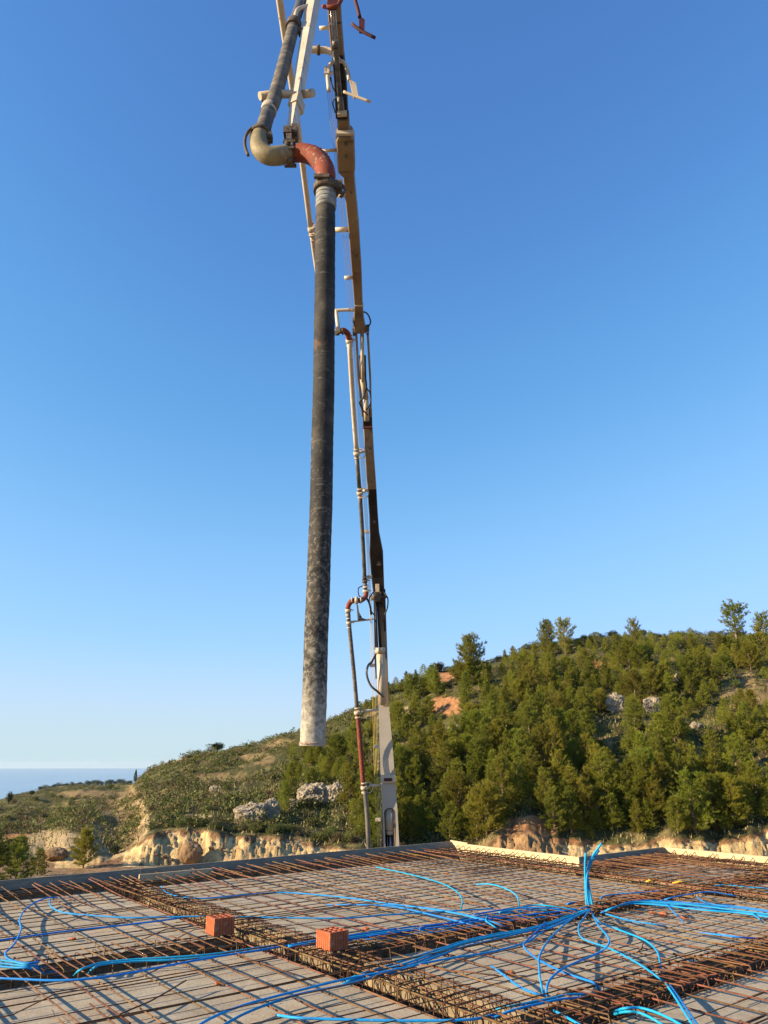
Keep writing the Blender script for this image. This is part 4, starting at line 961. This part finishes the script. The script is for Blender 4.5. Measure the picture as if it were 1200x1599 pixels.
# ------------------------------------------------------------------ the concrete pump
base_p = pt(608, 1330, 24.5); base_p.z = -4.1
pump = empty('concrete_pump_boom', base_p); tag(pump, 'tall cream concrete pump boom with pipeline folding up and over towards the roof', 'pump boom')
def part(name, mb, m, label=None, parent=None):
    o = mb.build(name, m, None, shift=pump.location); o.location = (0, 0, 0); o.parent = parent or pump
    if label: o['label'] = label
    return o
# lowest arm: plate with an arched slot
D1 = 24.0
def q1(x, y, d=D1): return pt(x, y, d)
outl = [(600, 1323), (598, 1280), (595, 1220), (593, 1160), (591, 1098), (607, 1098), (612, 1150), (617, 1211), (621, 1265), (624, 1323), (618.8, 1323), (618.2, 1278)]
for k in range(9):
    a = math.pi * k / 8; outl.append((609 + 9.0 * math.cos(a), 1270 - 8.5 * math.sin(a)))
outl += [(600.6, 1278), (602.2, 1323)]
g = MB(); pts = [q1(x, y) for x, y in outl]
lo = [p.copy() for p in pts]
g.poly(lo, (0, .05, 0)); part('arm_plate', g, M['grey'])
g = MB()   # web plates behind the slot plate
L_ = [(600, 1400), (591, 1098)]; R_ = [(624, 1400), (607, 1098)]
g.beam(q1(602.3, 1420, 24.35), q1(592.2, 1100, 24.35), .035, .62, side=(1, 0, 0)); g.beam(q1(622.6, 1420, 24.35), q1(606.2, 1100, 24.35), .035, .62, side=(1, 0, 0)); g.beam(q1(612, 1400, 24.62), q1(599, 1100, 24.62), .44, .03, .28, .03)
part('arm_side_plates', g, M['tan'])
g = MB(); g.beam(q1(601.5, 1323), q1(604, 1400), .05, .3, side=(1, 0, 0)); g.beam(q1(621.5, 1323), q1(627, 1400), .05, .3, side=(1, 0, 0)); part('arm_foot', g, M['grey'])
g = MB(); g.beam(pt(594.6, 1216, 23.97), pt(617.6, 1216, 23.97), .23, .10, side=(0, 0, 1)); part('cross_band', g, M['creamclean'])
g = MB(); g.beam(pt(600, 1217.5, 23.9), pt(612.5, 1217.5, 23.9), .09, .02, side=(0, 0, 1)); part('band_slot', g, M['redrust'])
g = MB(); g.tube([q1(609, 1262, 24.25), q1(609.5, 1296, 24.25)], .19, 20); g.tube([q1(609.5, 1296, 24.25), q1(610, 1303, 24.25)], .15, 16); part('lift_cylinder', g, M['grey'])
g = MB(); g.tube([q1(610, 1301, 24.2), q1(611, 1400, 24.2)], .055, 12); g.tube([q1(605.5, 1307, 24.1), q1(606, 1400, 24.1)], .012, 6); g.tube([q1(614.5, 1303, 24.1), q1(614.5, 1400, 24.1)], .012, 6); part('piston_rod', g, M['chrome'])
g = MB(); g.box(q1(609.5, 1310, 24.55), .36, .03, 1.1); part('slot_shadow_plate', g, M['grease_shade'])  # dark plate added behind the slot, its colour standing in for the shade inside
# pedestal down to the ground
g = MB(); bx = q1(613, 1400); g.beam((bx.x, 24.3, -1.2), (bx.x, 24.3, -3.4), .75, .8, 1.0, 1.0); g.tube([(bx.x, 24.3, -3.4), (bx.x, 24.3, -4.3)], .75, 24); part('pedestal', g, M['grey'])
# second arm pieces
J1 = pt(591, 930, 23.2); 
g = MB(); g.beam(pt(603, 1102, 24.2), pt(596, 930, 23.5), .20, .42, .26, .42, side=(1, 0, 0)); part('boom_arm', g, M['tan'])
g = MB(); g.tube([pt(597, 1101, 23.7), pt(594.5, 1016, 23.4)], .15, 20, rads=[.09, .135]); g.tube([pt(597, 1099, 23.7), pt(595, 1018, 23.4)], .13, 20)
part('hydraulic_cylinder', g, M['cream'])
g = MB(); g.tube([pt(594.6, 1020, 23.4), pt(594.3, 1011, 23.37)], .155, 20); g.tube([pt(588.0, 1022, 23.4), pt(586.5, 1015, 23.37)], .03, 8); part('cylinder_gland', g, M['cream'])
g = MB(); g.tube([pt(594.2, 1012, 23.37), pt(590.5, 938, 23.05)], .05, 12); g.tube([pt(589.5, 1012, 23.3), pt(586.5, 938, 23.0)], .035, 10); part('cylinder_rod', g, M['grease_shade'])
g = MB(); g.beam(pt(587.5, 1060, 23.6), pt(584.5, 925, 23.3), .05, .16, side=(1, 0, 0)); g.beam(pt(601.5, 985, 23.6), pt(601, 920, 23.2), .05, .2, side=(1, 0, 0)); part('link_plates', g, M['grease_shade'])
g = MB(); g.tube([pt(579.5, 934, 23.1), pt(603.5, 930, 23.1)], .085, 14); g.box(pt(590, 932, 22.9), .22, .12, .30); g.tube([pt(589.5, 934, 22.85), pt(589.5, 934, 22.7)], .1, 14); part('knuckle_pin', g, M['clamp'])
g = MB(); g.beam(pt(590, 930, 22.95), pt(589.8, 912, 22.9), .12, .1); part('rod_eye', g, M['cream'])
def boxpath(spec, m, name, side=(1, 0, 0), dep=.3):
    g = MB()
    for (x0, y0, w0, d0), (x1, y1, w1, d1) in zip(spec[:-1], spec[1:]):
        a = pt(x0, y0, d0); b = pt(x1, y1, d1); da = d0 / ray(x0, y0)[1]; db = d1 / ray(x1, y1)[1]
        g.beam(a, b, w0 * da / FPX, dep, w1 * db / FPX, dep, side=side)
    return part(name, g, m)
boxpath([(593.5, 945, 16, 23.3), (590, 900, 19.5, 22.9), (588, 862, 21, 22.4)], M['grease_shade'], 'boom_knuckle_box')
boxpath([(588, 863, 21, 22.4), (585.2, 832, 14.5, 22.0), (583.5, 800, 13.2, 21.6), (581, 760, 13.8, 21.0)], M['grease_shade'], 'boom_neck')
boxpath([(581, 761, 13.8, 21.0), (578, 720, 14, 20.4), (575, 668, 14, 19.7)], M['tan'], 'boom_arm')
g = MB(); a = pt(568, 668, 19.45); b = pt(582, 667, 19.45); g.beam(a, b, .07, .06, side=(0, 0, 1)); part('end_collar', g, M['redrust'])
boxpath([(574.6, 667, 14.5, 19.7), (574, 640, 14, 19.3)], M['grease_shade'], 'boom_neck')
# twin plates and cylinder between
for (x0, x1, nm) in ((560.5, 555.5, 'a'), (578.5, 577.2, 'b')):
    g = MB(); g.beam(pt(x0 + (6.5 if nm == 'a' else 1), 648, 19.4), pt(x0, 590, 18.6), .05, .34, side=(1, 0, 0)); g.beam(pt(x0, 590, 18.6), pt(x1 + (.5 if nm == 'a' else -3), 512, 17.3), .05, .34, side=(1, 0, 0)); part('side_plate', g, M['tan'])
g = MB(); g.tube([pt(573, 657, 19.3), pt(571.5, 622, 18.9)], .075, 14); g.tube([pt(571.5, 622, 18.9), pt(566, 586, 18.4)], .085, 14); part('hydraulic_cylinder', g, M['cream'])
g = MB(); g.tube([pt(567.5, 592, 18.35), pt(566.5, 555, 17.9)], .095, 12); part('cylinder_gland', g, M['grease_shade'])
g = MB(); g.tube([pt(567, 596, 18.3), pt(565.5, 512, 17.3)], .05, 10); part('cylinder_rod', g, M['creamclean'])
g = MB(); g.tube(smooth_path([pt(571, 588, 18.1), pt(572.5, 605, 18.3), pt(568, 620, 18.5), pt(562, 628, 18.6), pt(567, 640, 18.8), pt(575, 648, 19)], 5), .022, 6); part('hydraulic_hose', g, M['black'])
g = MB(); g.tube([pt(552, 513, 17.1), pt(577, 512, 17.1)], .075, 14); g.box(pt(574.5, 515, 17.1), .07, .12, .26); g.box(pt(553.5, 516, 17.1), .07, .12, .26); part('knuckle_pin', g, M['clamp'])
# third arm, coming over towards the roof
boxpath([(562.5, 517, 19.5, 17.2), (560.5, 498, 16, 16.9), (560.2, 474, 12.6, 16.4)], M['tan'], 'boom_clevis')
g = MB(); g.beam(pt(554, 476.5, 16.3), pt(568, 476, 16.3), .07, .05, side=(0, 0, 1)); part('end_collar', g, M['creamclean'])
boxpath([(560.2, 474, 12.8, 16.4), (557.2, 420, 15, 15.3), (552.5, 350, 16.4, 14.1), (545.5, 280, 17.2, 12.9), (544.5, 262, 17.2, 12.6)], M['tan'], 'boom_arm')
boxpath([(545, 266, 18, 12.62), (541.5, 258, 27, 12.45), (539.3, 212, 28.5, 11.7), (538.6, 205, 22, 11.6)], M['tan'], 'boom_splice_box', dep=.34)
g = MB(); g.beam(pt(526, 207.5, 11.45), pt(553, 207.5, 11.45), .09, .06, side=(0, 0, 1)); part('end_collar', g, M['creamclean'])
boxpath([(537.5, 206, 19, 11.65), (536, 180, 18, 11.25)], M['tan'], 'boom_arm')
g = MB(); g.beam(pt(527, 178, 11.05), pt(542, 177, 11.05), .09, .08, side=(0, 0, 1)); part('end_collar', g, M['cream'])
boxpath([(534.5, 178, 19, 11.25), (531.5, 120, 19, 10.5), (528, 80, 18, 10.05)], M['grease_shade'], 'boom_neck')
boxpath([(528, 82, 19, 10.08), (523.5, 30, 20, 9.5), (520, -40, 22, 8.9)], M['tan'], 'boom_arm')
g = MB()
for dx in (-3.5, 0, 3.5): g.tube([pt(524 + dx, 64, 9.55), pt(520.5 + dx, 15, 9.1)], .012, 6)
part('hydraulic_tubes', g, M['chrome'])
g = MB(); g.tube([pt(524, 62, 9.6), pt(524.5, 74, 9.7)], .06, 14); g.tube([pt(524.5, 74, 9.7), pt(531, 150, 10.6)], .045, 12); g.tube([pt(531, 150, 10.6), pt(533.5, 172, 10.8)], .06, 12); part('hydraulic_cylinder', g, M['darkpipe'])
g = MB(); g.tube([pt(505, 10, 9), pt(514, 11, 8.9), pt(528, 9, 8.9), pt(533, 0, 8.9), pt(534, -15, 8.9)], .035, 10); part('red_fitting', g, M['redpipe'])
g = MB(); g.box(pt(519, 6, 9.05), .16, .1, .16); part('fitting_block', g, M['redrust'])
# support brackets on the third arm
def bracket(pxs, d, r, m='creamclean', nm='pipe_bracket', seg=4):
    g = MB(); g.tube(smooth_path([pt(x, y, d + (e[0] if e else 0)) for x, y, *e in pxs], seg), r, 10); return part(nm, g, M[m])
bracket([(499, 44), (515, 43)], 9.8, .035); bracket([(500, 236), (526, 234)], 12.0, .035); bracket([(527, 305), (540, 305)], 13.2, .05); bracket([(524, 359), (546, 358)], 14.2, .06); bracket([(538, 434), (551, 433)], 15.4, .05)
bracket([(524, 485), (540, 484), (554, 484)], 16.4, .045); bracket([(525, 484), (527, 500), (529, 518)], 16.4, .05)
bracket([(470, 77), (497, 78), (512, 79), (521, 84), (528, 95)], 10.0, .06)
g = MB(); g.tube([pt(495, 78, 9.95), pt(500, 78, 9.95)], .085, 12); part('pipe_collar', g, M['clamp'])
bracket([(514, 142), (512, 120), (514, 105), (520, 97), (530, 95), (538, 98), (543, 110), (546, 126)], 10.1, .035)
g = MB(); g.poly([pt(x, y, 10.05) for x, y in ((546, 124), (556, 129), (560, 149), (552, 152))], (0, .04, 0)); part('bracket_plate', g, M['cream'])
bracket([(537, 143), (552, 149), (579, 159)], 10.05, .025, 'cream')
g = MB(); g.box(pt(511, 112, 10.1), .09, .09, .16); g.tube([pt(508, 115, 10.1), pt(520, 114, 10.1)], .035, 8); part('cable_clamp', g, M['creamclean'])
bracket([(552, -25), (555, 0), (559, 14), (562, 27)], 8.0, .028, 'redrust')
g = MB(); g.poly([pt(x, y, 8.0) for x, y in ((561, 25), (570, 30), (569, 49), (561, 48))], (0, .04, 0)); part('bracket_plate', g, M['redrust'])
bracket([(550, 37), (563, 47), (586, 59)], 8.0, .024, 'redrust')
# control cables
for k in range(4):
    o_ = k * 2.1
    g = MB(); g.tube(smooth_path([pt(508 + o_ * 1.4, 108, 10.1), pt(516 + o_ * 1.2, 190, 11.4), pt(522.5 + o_, 240, 12.1), pt(528 + o_, 305, 13.1), pt(534 + o_, 360, 14.1), pt(541 + o_, 434, 15.4), pt(546.5 + o_, 510, 17.0)], 5), .004, 5, caps=False); part('control_cable', g, M['cable'])
for k in range(5):
    o_ = k * 1.7
    g = MB(); g.tube(smooth_path([pt(549 + o_, 512, 17.0), pt(555.5 + o_, 600, 18.5), pt(561.5 + o_, 700, 20.0), pt(567.5 + o_ * .8, 780, 21.1), pt(572.5 + o_ * .6, 850, 22.1), pt(575.5 + o_ * .6, 930, 22.8)], 5), .005, 5, caps=False); part('control_cable', g, M['cable'])
for k in range(4):
    o_ = k * 2.3
    g = MB(); g.tube(smooth_path([pt(576 + o_ * .5, 930, 22.8), pt(578.5 + o_ * .5, 970, 23), pt(579.5 + o_ * .9, 1040, 23.3), pt(582 + o_, 1090, 23.6), pt(584 + o_, 1166, 23.9), pt(586 + o_, 1226, 23.9), pt(589 + o_ * .9, 1290, 24), pt(593 + o_ * .8, 1400, 24)], 5), .0065, 5, caps=False); part('control_cable', g, M['cabley'] if k < 3 else M['cable'])
g = MB(); g.tube(smooth_path([pt(581, 1033, 23.2), pt(575, 1040, 23.1), pt(573, 1053, 23.1), pt(579, 1070, 23.2), pt(590, 1080, 23.3), pt(599, 1088, 23.5)], 6), .035, 8); part('hydraulic_hose', g, M['darkpipe'])
g = MB(); g.tube(smooth_path([pt(580, 1036, 23.2), pt(583, 1030, 23.1), pt(587, 1022, 23.2)], 4), .03, 8); g.tube(smooth_path([pt(566, 915, 22.7), pt(560, 919, 22.6), pt(561, 930, 22.6), pt(568, 934, 22.7)], 5), .018, 6); g.tube(smooth_path([pt(573, 934, 22.7), pt(578, 945, 22.6), pt(580, 960, 22.7)], 4), .03, 6); part('hydraulic_hose', g, M['black'])
for (x, y, d) in ((577.5, 901, 22.5), (573, 830, 22), (581.5, 1039, 23.2), (589, 1166, 23.8), (590.5, 1280, 23.9)):
    g = MB(); g.beam(pt(x - 4, y, d), pt(x + 4, y, d), .10, .07, side=(0, 0, 1)); part('cable_clamp', g, M['creamclean'])
for pxs in ([(556, 512, 17.0), (552, 500, 16.8), (556, 490, 16.7), (560, 484, 16.7)], [(575, 512, 17.1), (579, 502, 16.9), (574, 490, 16.8), (566, 486, 16.7)], [(583, 925, 22.8), (577, 935, 22.7), (579, 952, 22.8), (586, 962, 22.9)],
            [(600, 925, 22.9), (606, 935, 22.8), (605, 950, 22.9), (600, 962, 23.0)], [(527, 150, 10.5), (520, 160, 10.7), (524, 176, 10.9)], [(516, 120, 10.3), (520, 136, 10.4), (527, 148, 10.5)], [(572, 640, 18.9), (578, 632, 18.8), (579, 616, 18.7), (573, 606, 18.5)]):
    g = MB(); g.tube(smooth_path([pt(*q) for q in pxs], 5), .02 if pxs[0][2] > 15 else .013, 6); part('hydraulic_hose', g, M['black'])
for (x, y, d, rr_) in ((560, 495, 16.65, .06), (541, 225, 11.75, .035), (541, 245, 12.1, .035), (549, 300, 13.0, .03), (556, 400, 14.8, .03), (578, 700, 19.9, .04), (585, 815, 21.5, .05), (592, 880, 22.3, .07)):
    g = MB(); g.tube([pt(x, y, d), pt(x, y, d - .2)], rr_, 10); part('bolt', g, M['clamp'])
# delivery pipeline along the arms
def pipe(pxs, r, m, nm='delivery_pipe', seg=6, n=16, label=None):
    g = MB(); g.tube(smooth_path([pt(*q) for q in pxs], seg), r, n); return part(nm, g, M[m], label)
def coupling(x, y, d, dirpx, r=.095, m='cream', ring=True, parent=None):
    a = pt(x, y, d); b = pt(x + dirpx[0], y + dirpx[1], d + dirpx[2]); t = (b - a).normalized(); g = MB()
    g.tube([a - t * .05, a + t * .05], r, 16); g.tube([a - t * .16, a - t * .12], r * .85, 14); g.tube([a + t * .12, a + t * .16], r * .85, 14)
    g.tube([a + Vector((r, -.02, .03)), a + Vector((r + .07, -.03, .0))], .02, 6)
    if ring:
        c = a + Vector((.14, 0, .0)); g.tube([c + Vector((.12 * math.cos(q), 0, .15 * math.sin(q))) for q in [k * 2 * math.pi / 16 for k in range(17)]], .016, 5, caps=False)
    return part('pipe_coupling', g, M[m])
pipe([(434, -30, 8.7), (437, 0, 9.0), (463, 180, 11.4), (485, 352, 14.0)], .062, 'creamclean', label='long cream pipe crossing behind the hanging hose')
coupling(486.5, 358, 14.1, (2, 20, .3), .085); coupling(488, 366, 14.25, (2, 20, .3), .07, ring=False)
pipe([(488, 368, 14.3), (494, 412, 15.0), (508, 500, 16.2), (517, 519, 16.6), (527, 518, 16.9)], .06, 'creamclean')
pipe([(527, 518, 16.9), (536, 516, 17.0), (543, 521, 17.1), (546, 532, 17.3)], .078, 'redpipe', 'pipe_elbow')
coupling(527, 518, 16.9, (20, 0, 0), .10, 'clamp', False); coupling(546, 532, 17.3, (1, 20, .3), .10, ring=False)
pipe([(546.2, 534, 17.3), (551, 620, 18.6), (557, 704, 19.8)], .068, 'creamclean')
coupling(557.3, 708, 19.85, (1, 20, .3), .095)
pipe([(557.5, 712, 19.9), (562, 768, 20.7)], .062, 'darkpipe'); coupling(562.3, 770, 20.7, (1, 20, .3), .095); pipe([(562.6, 773, 20.8), (567, 845, 21.7), (570, 906, 22.5)], .062, 'darkpipe')
coupling(570, 907, 22.5, (1, 20, .3), .085, 'clamp', False); pipe([(570, 907, 22.5), (571.5, 922, 22.6)], .06, 'darkpipe'); coupling(571.5, 923, 22.6, (0, 20, .2), .095, ring=False)
pipe([(572, 925, 22.6), (571, 932, 22.6), (565, 937, 22.55), (558, 938, 22.5)], .078, 'redpipe', 'pipe_elbow')
coupling(557, 937.5, 22.5, (-20, 0, 0), .12, ring=False)
pipe([(556, 937, 22.5), (548, 940, 22.5), (544, 947, 22.5), (544, 953, 22.55)], .078, 'redpipe', 'pipe_elbow')
coupling(544, 953.5, 22.55, (0, 20, .1), .095, ring=False)
pipe([(544, 954, 22.55), (545.3, 972, 22.6)], .062, 'darkpipe'); coupling(545.3, 973, 22.6, (1, 20, .1), .08, ring=False)
pipe([(545.5, 974, 22.6), (549, 1010, 22.8), (553, 1050, 23.1), (558, 1107, 23.4)], .062, 'greypipe')
coupling(558.6, 1113, 23.4, (1, 20, .1), .105)
pipe([(559, 1116, 23.45), (563.5, 1170, 23.6), (567.5, 1226, 23.8)], .075, 'redpipe', label='weathered red length of pipe low beside the boom')
coupling(569, 1230, 23.8, (1, 20, .1), .105)
pipe([(570, 1234, 23.8), (574, 1280, 23.9), (579, 1400, 24)], .07, 'darkpipe')
g = MB(); g.tube([pt(548, 971, 22.6), pt(560, 969.5, 22.8), pt(583, 967, 23.1)], .03, 8); part('pipe_bracket', g, M['cream'])
g = MB(); g.poly([pt(x, y, 22.75) for x, y in ((557, 944), (559.5, 944), (561, 955), (566, 965), (573, 967), (559, 969))], (0, .05, 0)); part('bracket_plate', g, M['darkpipe'])
for (x0, y0, x1, y1, d) in ((566, 1111, 591, 1108, 23.5), (577, 1227, 594, 1226, 23.8), (563, 706, 571, 705, 19.9), (568, 766, 575, 766, 20.8)):
    g = MB(); g.tube([pt(x0, y0, d), pt(x1, y1, d + .2)], .04, 8); part('pipe_bracket', g, M['creamclean'])
# tip arm above the hose
tip = [(455.5, 206, 14, 5.15), (467, 160, 15, 5.45), (476, 110, 17, 5.8), (493, 10, 19.5, 6.65), (499, -60, 20, 7.4)]
g = MB(); a = pt(455.5, 206, 5.15); b = pt(499.5, -60, 7.35); g.beam(a, b, 12.5 * 5.5 / FPX, .10, 21 * 9.6 / FPX, .15, side=(1, -.35, 0))
part('tip_arm', g, M['creamclean'], 'tapering pale tip section of the boom')
g = MB(); a = pt(462, 170, 5.36); b = pt(465, 158, 5.44); g.beam(a, b, .105, .14, side=(1, -.45, 0)); part('tip_arm_band', g, M['cream'])
g = MB(); g.tube([pt(406, 150, 5.35), pt(430, 147, 5.4), pt(459, 147, 5.42)], .038, 14); g.tube([pt(474, 147, 5.5), pt(489, 145, 5.55)], .04, 14); part('pipe_bracket', g, M['cream'])
g = MB(); g.box(pt(418, 158, 5.45), .1, .1, .05); part('bracket_plate', g, M['clamp'])
g = MB(); g.tube(smooth_path([pt(459, 42, 6.15), pt(461, 28, 6.2), pt(466, 15, 6.35), pt(483, 9, 6.5)], 5), .026, 10); part('pipe_bracket', g, M['cream'])
TP = [(476, -30, 6.9), (472, 0, 6.6), (458, 42, 6.2), (433, 140, 5.45), (412, 203, 5.02)]
pipe([(478, -40, 7.0), (471, 0, 6.62), (459, 38, 6.25)], .062, 'darkpipe'); pipe([(459, 40, 6.22), (433, 140, 5.45), (421, 172, 5.22)], .068, 'greypipe', label='worn grey pipe beside the tip section'); 
pipe([(421, 168, 5.25), (419, 176, 5.2)], .073, 'cream', 'pipe_collar'); pipe([(419.5, 174, 5.2), (412, 200, 5.03), (409, 212, 4.96)], .066, 'greypipe')
g = MB(); a = pt(457.5, 44, 6.18); b = pt(460, 36, 6.24); g.tube([a, b], .085, 18); g.box(pt(470, 50, 6.15), .05, .06, .08); part('pipe_coupling', g, M['clamp'])
coup = MB(); a = pt(407, 214, 4.95); b = pt(411.5, 203, 5.0); t = (b - a).normalized(); coup.hollow(a, a + t * .045, .098, .06, 24); coup.tube([a + t * .0, a + t * .02], .085, 20)
coup.tube(smooth_path([pt(402, 199, 5.0), pt(392, 201, 4.9), pt(384, 213, 4.85), pt(383, 228, 4.85), pt(388, 243, 4.85)], 5), .013, 8)
coup.box(pt(421, 215, 4.92), .05, .07, .06); part('pipe_coupling', coup, M['clamp'])
EL = smooth_path([pt(408, 211, 4.96), pt(404, 222, 4.9), pt(408, 235, 4.85), pt(420, 243, 4.84), pt(436, 243, 4.86), pt(449, 241, 4.9)], 6)
g = MB(); g.tube(EL, .072, 24, rads=[.068] + [.077] * (len(EL) - 2) + [.07]); part('pipe_elbow', g, M['olive'], 'smooth ochre elbow at the tip')
fl = MB(); c = pt(452, 240, 4.92); ax = Vector((1, .05, -.02)).normalized(); fl.tube([c - ax * .035, c + ax * .0], .096, 20); fl.tube([c + ax * .012, c + ax * .045], .09, 20)
for k in range(6):
    q = k * math.pi / 3 + .3; e = Vector((0, math.cos(q), math.sin(q))) * .092; fl.box(c + e + ax * .005, .10, .022, .022)
fl.beam(c + Vector((.0, -.02, -.03)), c + Vector((.02, -.04, -.14)), .05, .05, side=(0, 1, 0))
fl.box(pt(450, 208, 5.05), .07, .1, .07)
fl.box(pt(461, 208, 5.1), .05, .13, .09); fl.beam(pt(452, 212, 5.03), pt(451, 234, 4.93), .05, .05)
part('swivel_flange', fl, M['clamp'])
HX, HY = pt(510, 290, 4.78).x, 4.78
RL = smooth_path([pt(456, 240, 4.92), pt(474, 239, 4.9), pt(492, 245, 4.87), pt(505, 259, 4.83), pt(509.5, 272, 4.79), pt(510.5, 284, 4.78)], 6)
g = MB(); g.tube(RL, .072, 24, rads=[.07 + .012 * math.sin(math.pi * i / (len(RL) - 1)) for i in range(len(RL))])
# cast lettering ridge left as worn lumps on the outer bend
for i in range(9, 23):
    p = RL[i]; g.box(p + Vector((.045, -.045, .045)) + Vector((random.uniform(-.006, .006), 0, random.uniform(-.006, .006))), .012, .01, .016)
part('pipe_elbow', g, M['redpipe'], 'worn red elbow above the hose')

# ------------------------------------------------------------------ hanging hose
ztop = pt(510, 290, 4.78).z; pb = pt(488, 1165, 4.78); zbot = pb.z
hose = empty('delivery_hose', (pb.x, 4.78, zbot)); tag(hose, 'long worn black rubber hose hanging straight down from the red elbow', 'hose')
top = Vector((HX, HY, ztop)); bot = Vector((pb.x, 4.78, zbot)); ax = (top - bot); Lh = ax.length; ax.normalize()
g = MB(); n = 150; pts = []; rads = []
for i in range(n + 1):
    t = i / n; p = bot + (top - ax * .22 - bot) * t; p = p + Vector((.018 * math.sin(t * 3.3) + .004 * noise.noise(Vector((t * 9, 0, 0))), .006 * noise.noise(Vector((t * 7, 3, 0))), 0))
    pts.append(p); rads.append((.0775 + .0015 * noise.noise(Vector((t * 60, 1, 1))) + (.0012 if i % 3 == 0 else 0)) * (1.0 if t < .985 else .985))
g.tube(pts, .08, 32, caps=False, rads=rads)
inner = [p.copy() for p in pts[:12]]; g.tube(inner, .06, 32, caps=False)
o_ = len(g.v); # annulus at the mouth with ragged rim
N = 32; ring0 = [Vector(v) for v in g.v[0:N]]
ring1 = [Vector(v) for v in g.v[(n + 1) * N:(n + 2) * N]]
g.add(ring0 + ring1, [(k, (k + 1) % N, N + (k + 1) % N, N + k) for k in range(N)])
hm = g.build('rubber_tube', M['hose'], hose)
g = MB(); 
mb_ = []
for k in range(25):
    q = 2 * math.pi * k / 24; mb_.append(bot + Vector((.0765 * math.cos(q), .0765 * math.sin(q), .014 + .016 * noise.noise(Vector((q * 1.5, 0, 0))))))
g.tube(mb_, .007, 6, caps=False); g.build('frayed_rim', mat('frayed_rubber', (.20, .10, .06), .9, 0, (.35, .3, .24), 25, .6, 60), hose)
g = MB(); s0 = top - ax * .23; g.tube([s0, top - ax * .21, top - ax * .06], .083, 32, rads=[.079, .0825, .081]); 
for k in range(3): g.tube([top - ax * (.10 + .045 * k), top - ax * (.108 + .045 * k)], .0845, 32)
g.build('steel_sleeve', M['steel'], hose)
g = MB(); c = top - ax * .03
g.tube([c - ax * .035, c + ax * .03], .102, 28); g.tube([c + ax * .03, c + ax * .045], .09, 24); g.box(c + Vector((.105, -.02, 0)), .05, .08, .075); g.box(c + Vector((-.03, -.1, .03)), .12, .03, .03)
lever = smooth_path([c + Vector((.10, -.03, .03)), c + Vector((.135, -.03, 0)), c + Vector((.15, -.03, -.05)), c + Vector((.12, -.03, -.11))], 4)
g.tube(lever, .012, 8); g.build('hose_clamp', M['clamp'], hose)

# ------------------------------------------------------------------ sub-parts of the pump: rods, glands, collars under what they belong to
def centre(o):
    q = [Vector(c) for c in o.bound_box]; return sum(q, Vector()) / 8
pk = [o for o in bpy.data.objects if o.parent == pump]
def under(child, hosts):
    hs = [o for o in pk if o.name.split('.')[0] in hosts]
    for o in pk:
        if o.name.split('.')[0] == child:
            c = centre(o); o.parent = min(hs, key=lambda h: (centre(h) - c).length)
under('cylinder_rod', ('hydraulic_cylinder',)); under('cylinder_gland', ('hydraulic_cylinder',)); under('piston_rod', ('lift_cylinder',)); under('band_slot', ('cross_band',))
under('end_collar', ('boom_arm', 'boom_splice_box')); under('bracket_plate', ('pipe_bracket',)); under('tip_arm_band', ('tip_arm',)); under('rod_eye', ('knuckle_pin',)); under('pipe_collar', ('delivery_pipe',))

# ------------------------------------------------------------------ coastal haze over the sea
hb = MB(); hb.box((0, 0, -53), 60000, 60000, 200)
hm_ = bpy.data.materials.new('haze_air'); hm_.use_nodes = True; hn = hm_.node_tree.nodes; hn.remove(hn['Principled BSDF'])
pv = hn.new('ShaderNodeVolumePrincipled'); pv.inputs['Density'].default_value = 1.8e-5; pv.inputs['Color'].default_value = (.68, .82, .93, 1); pv.inputs['Anisotropy'].default_value = 0.1
hm_.node_tree.links.new(pv.outputs[0], [x for x in hn if x.type == 'OUTPUT_MATERIAL'][0].inputs['Volume'])
tag(hb.build('haze', hm_), kind='stuff', label='pale haze lying over the distant sea')
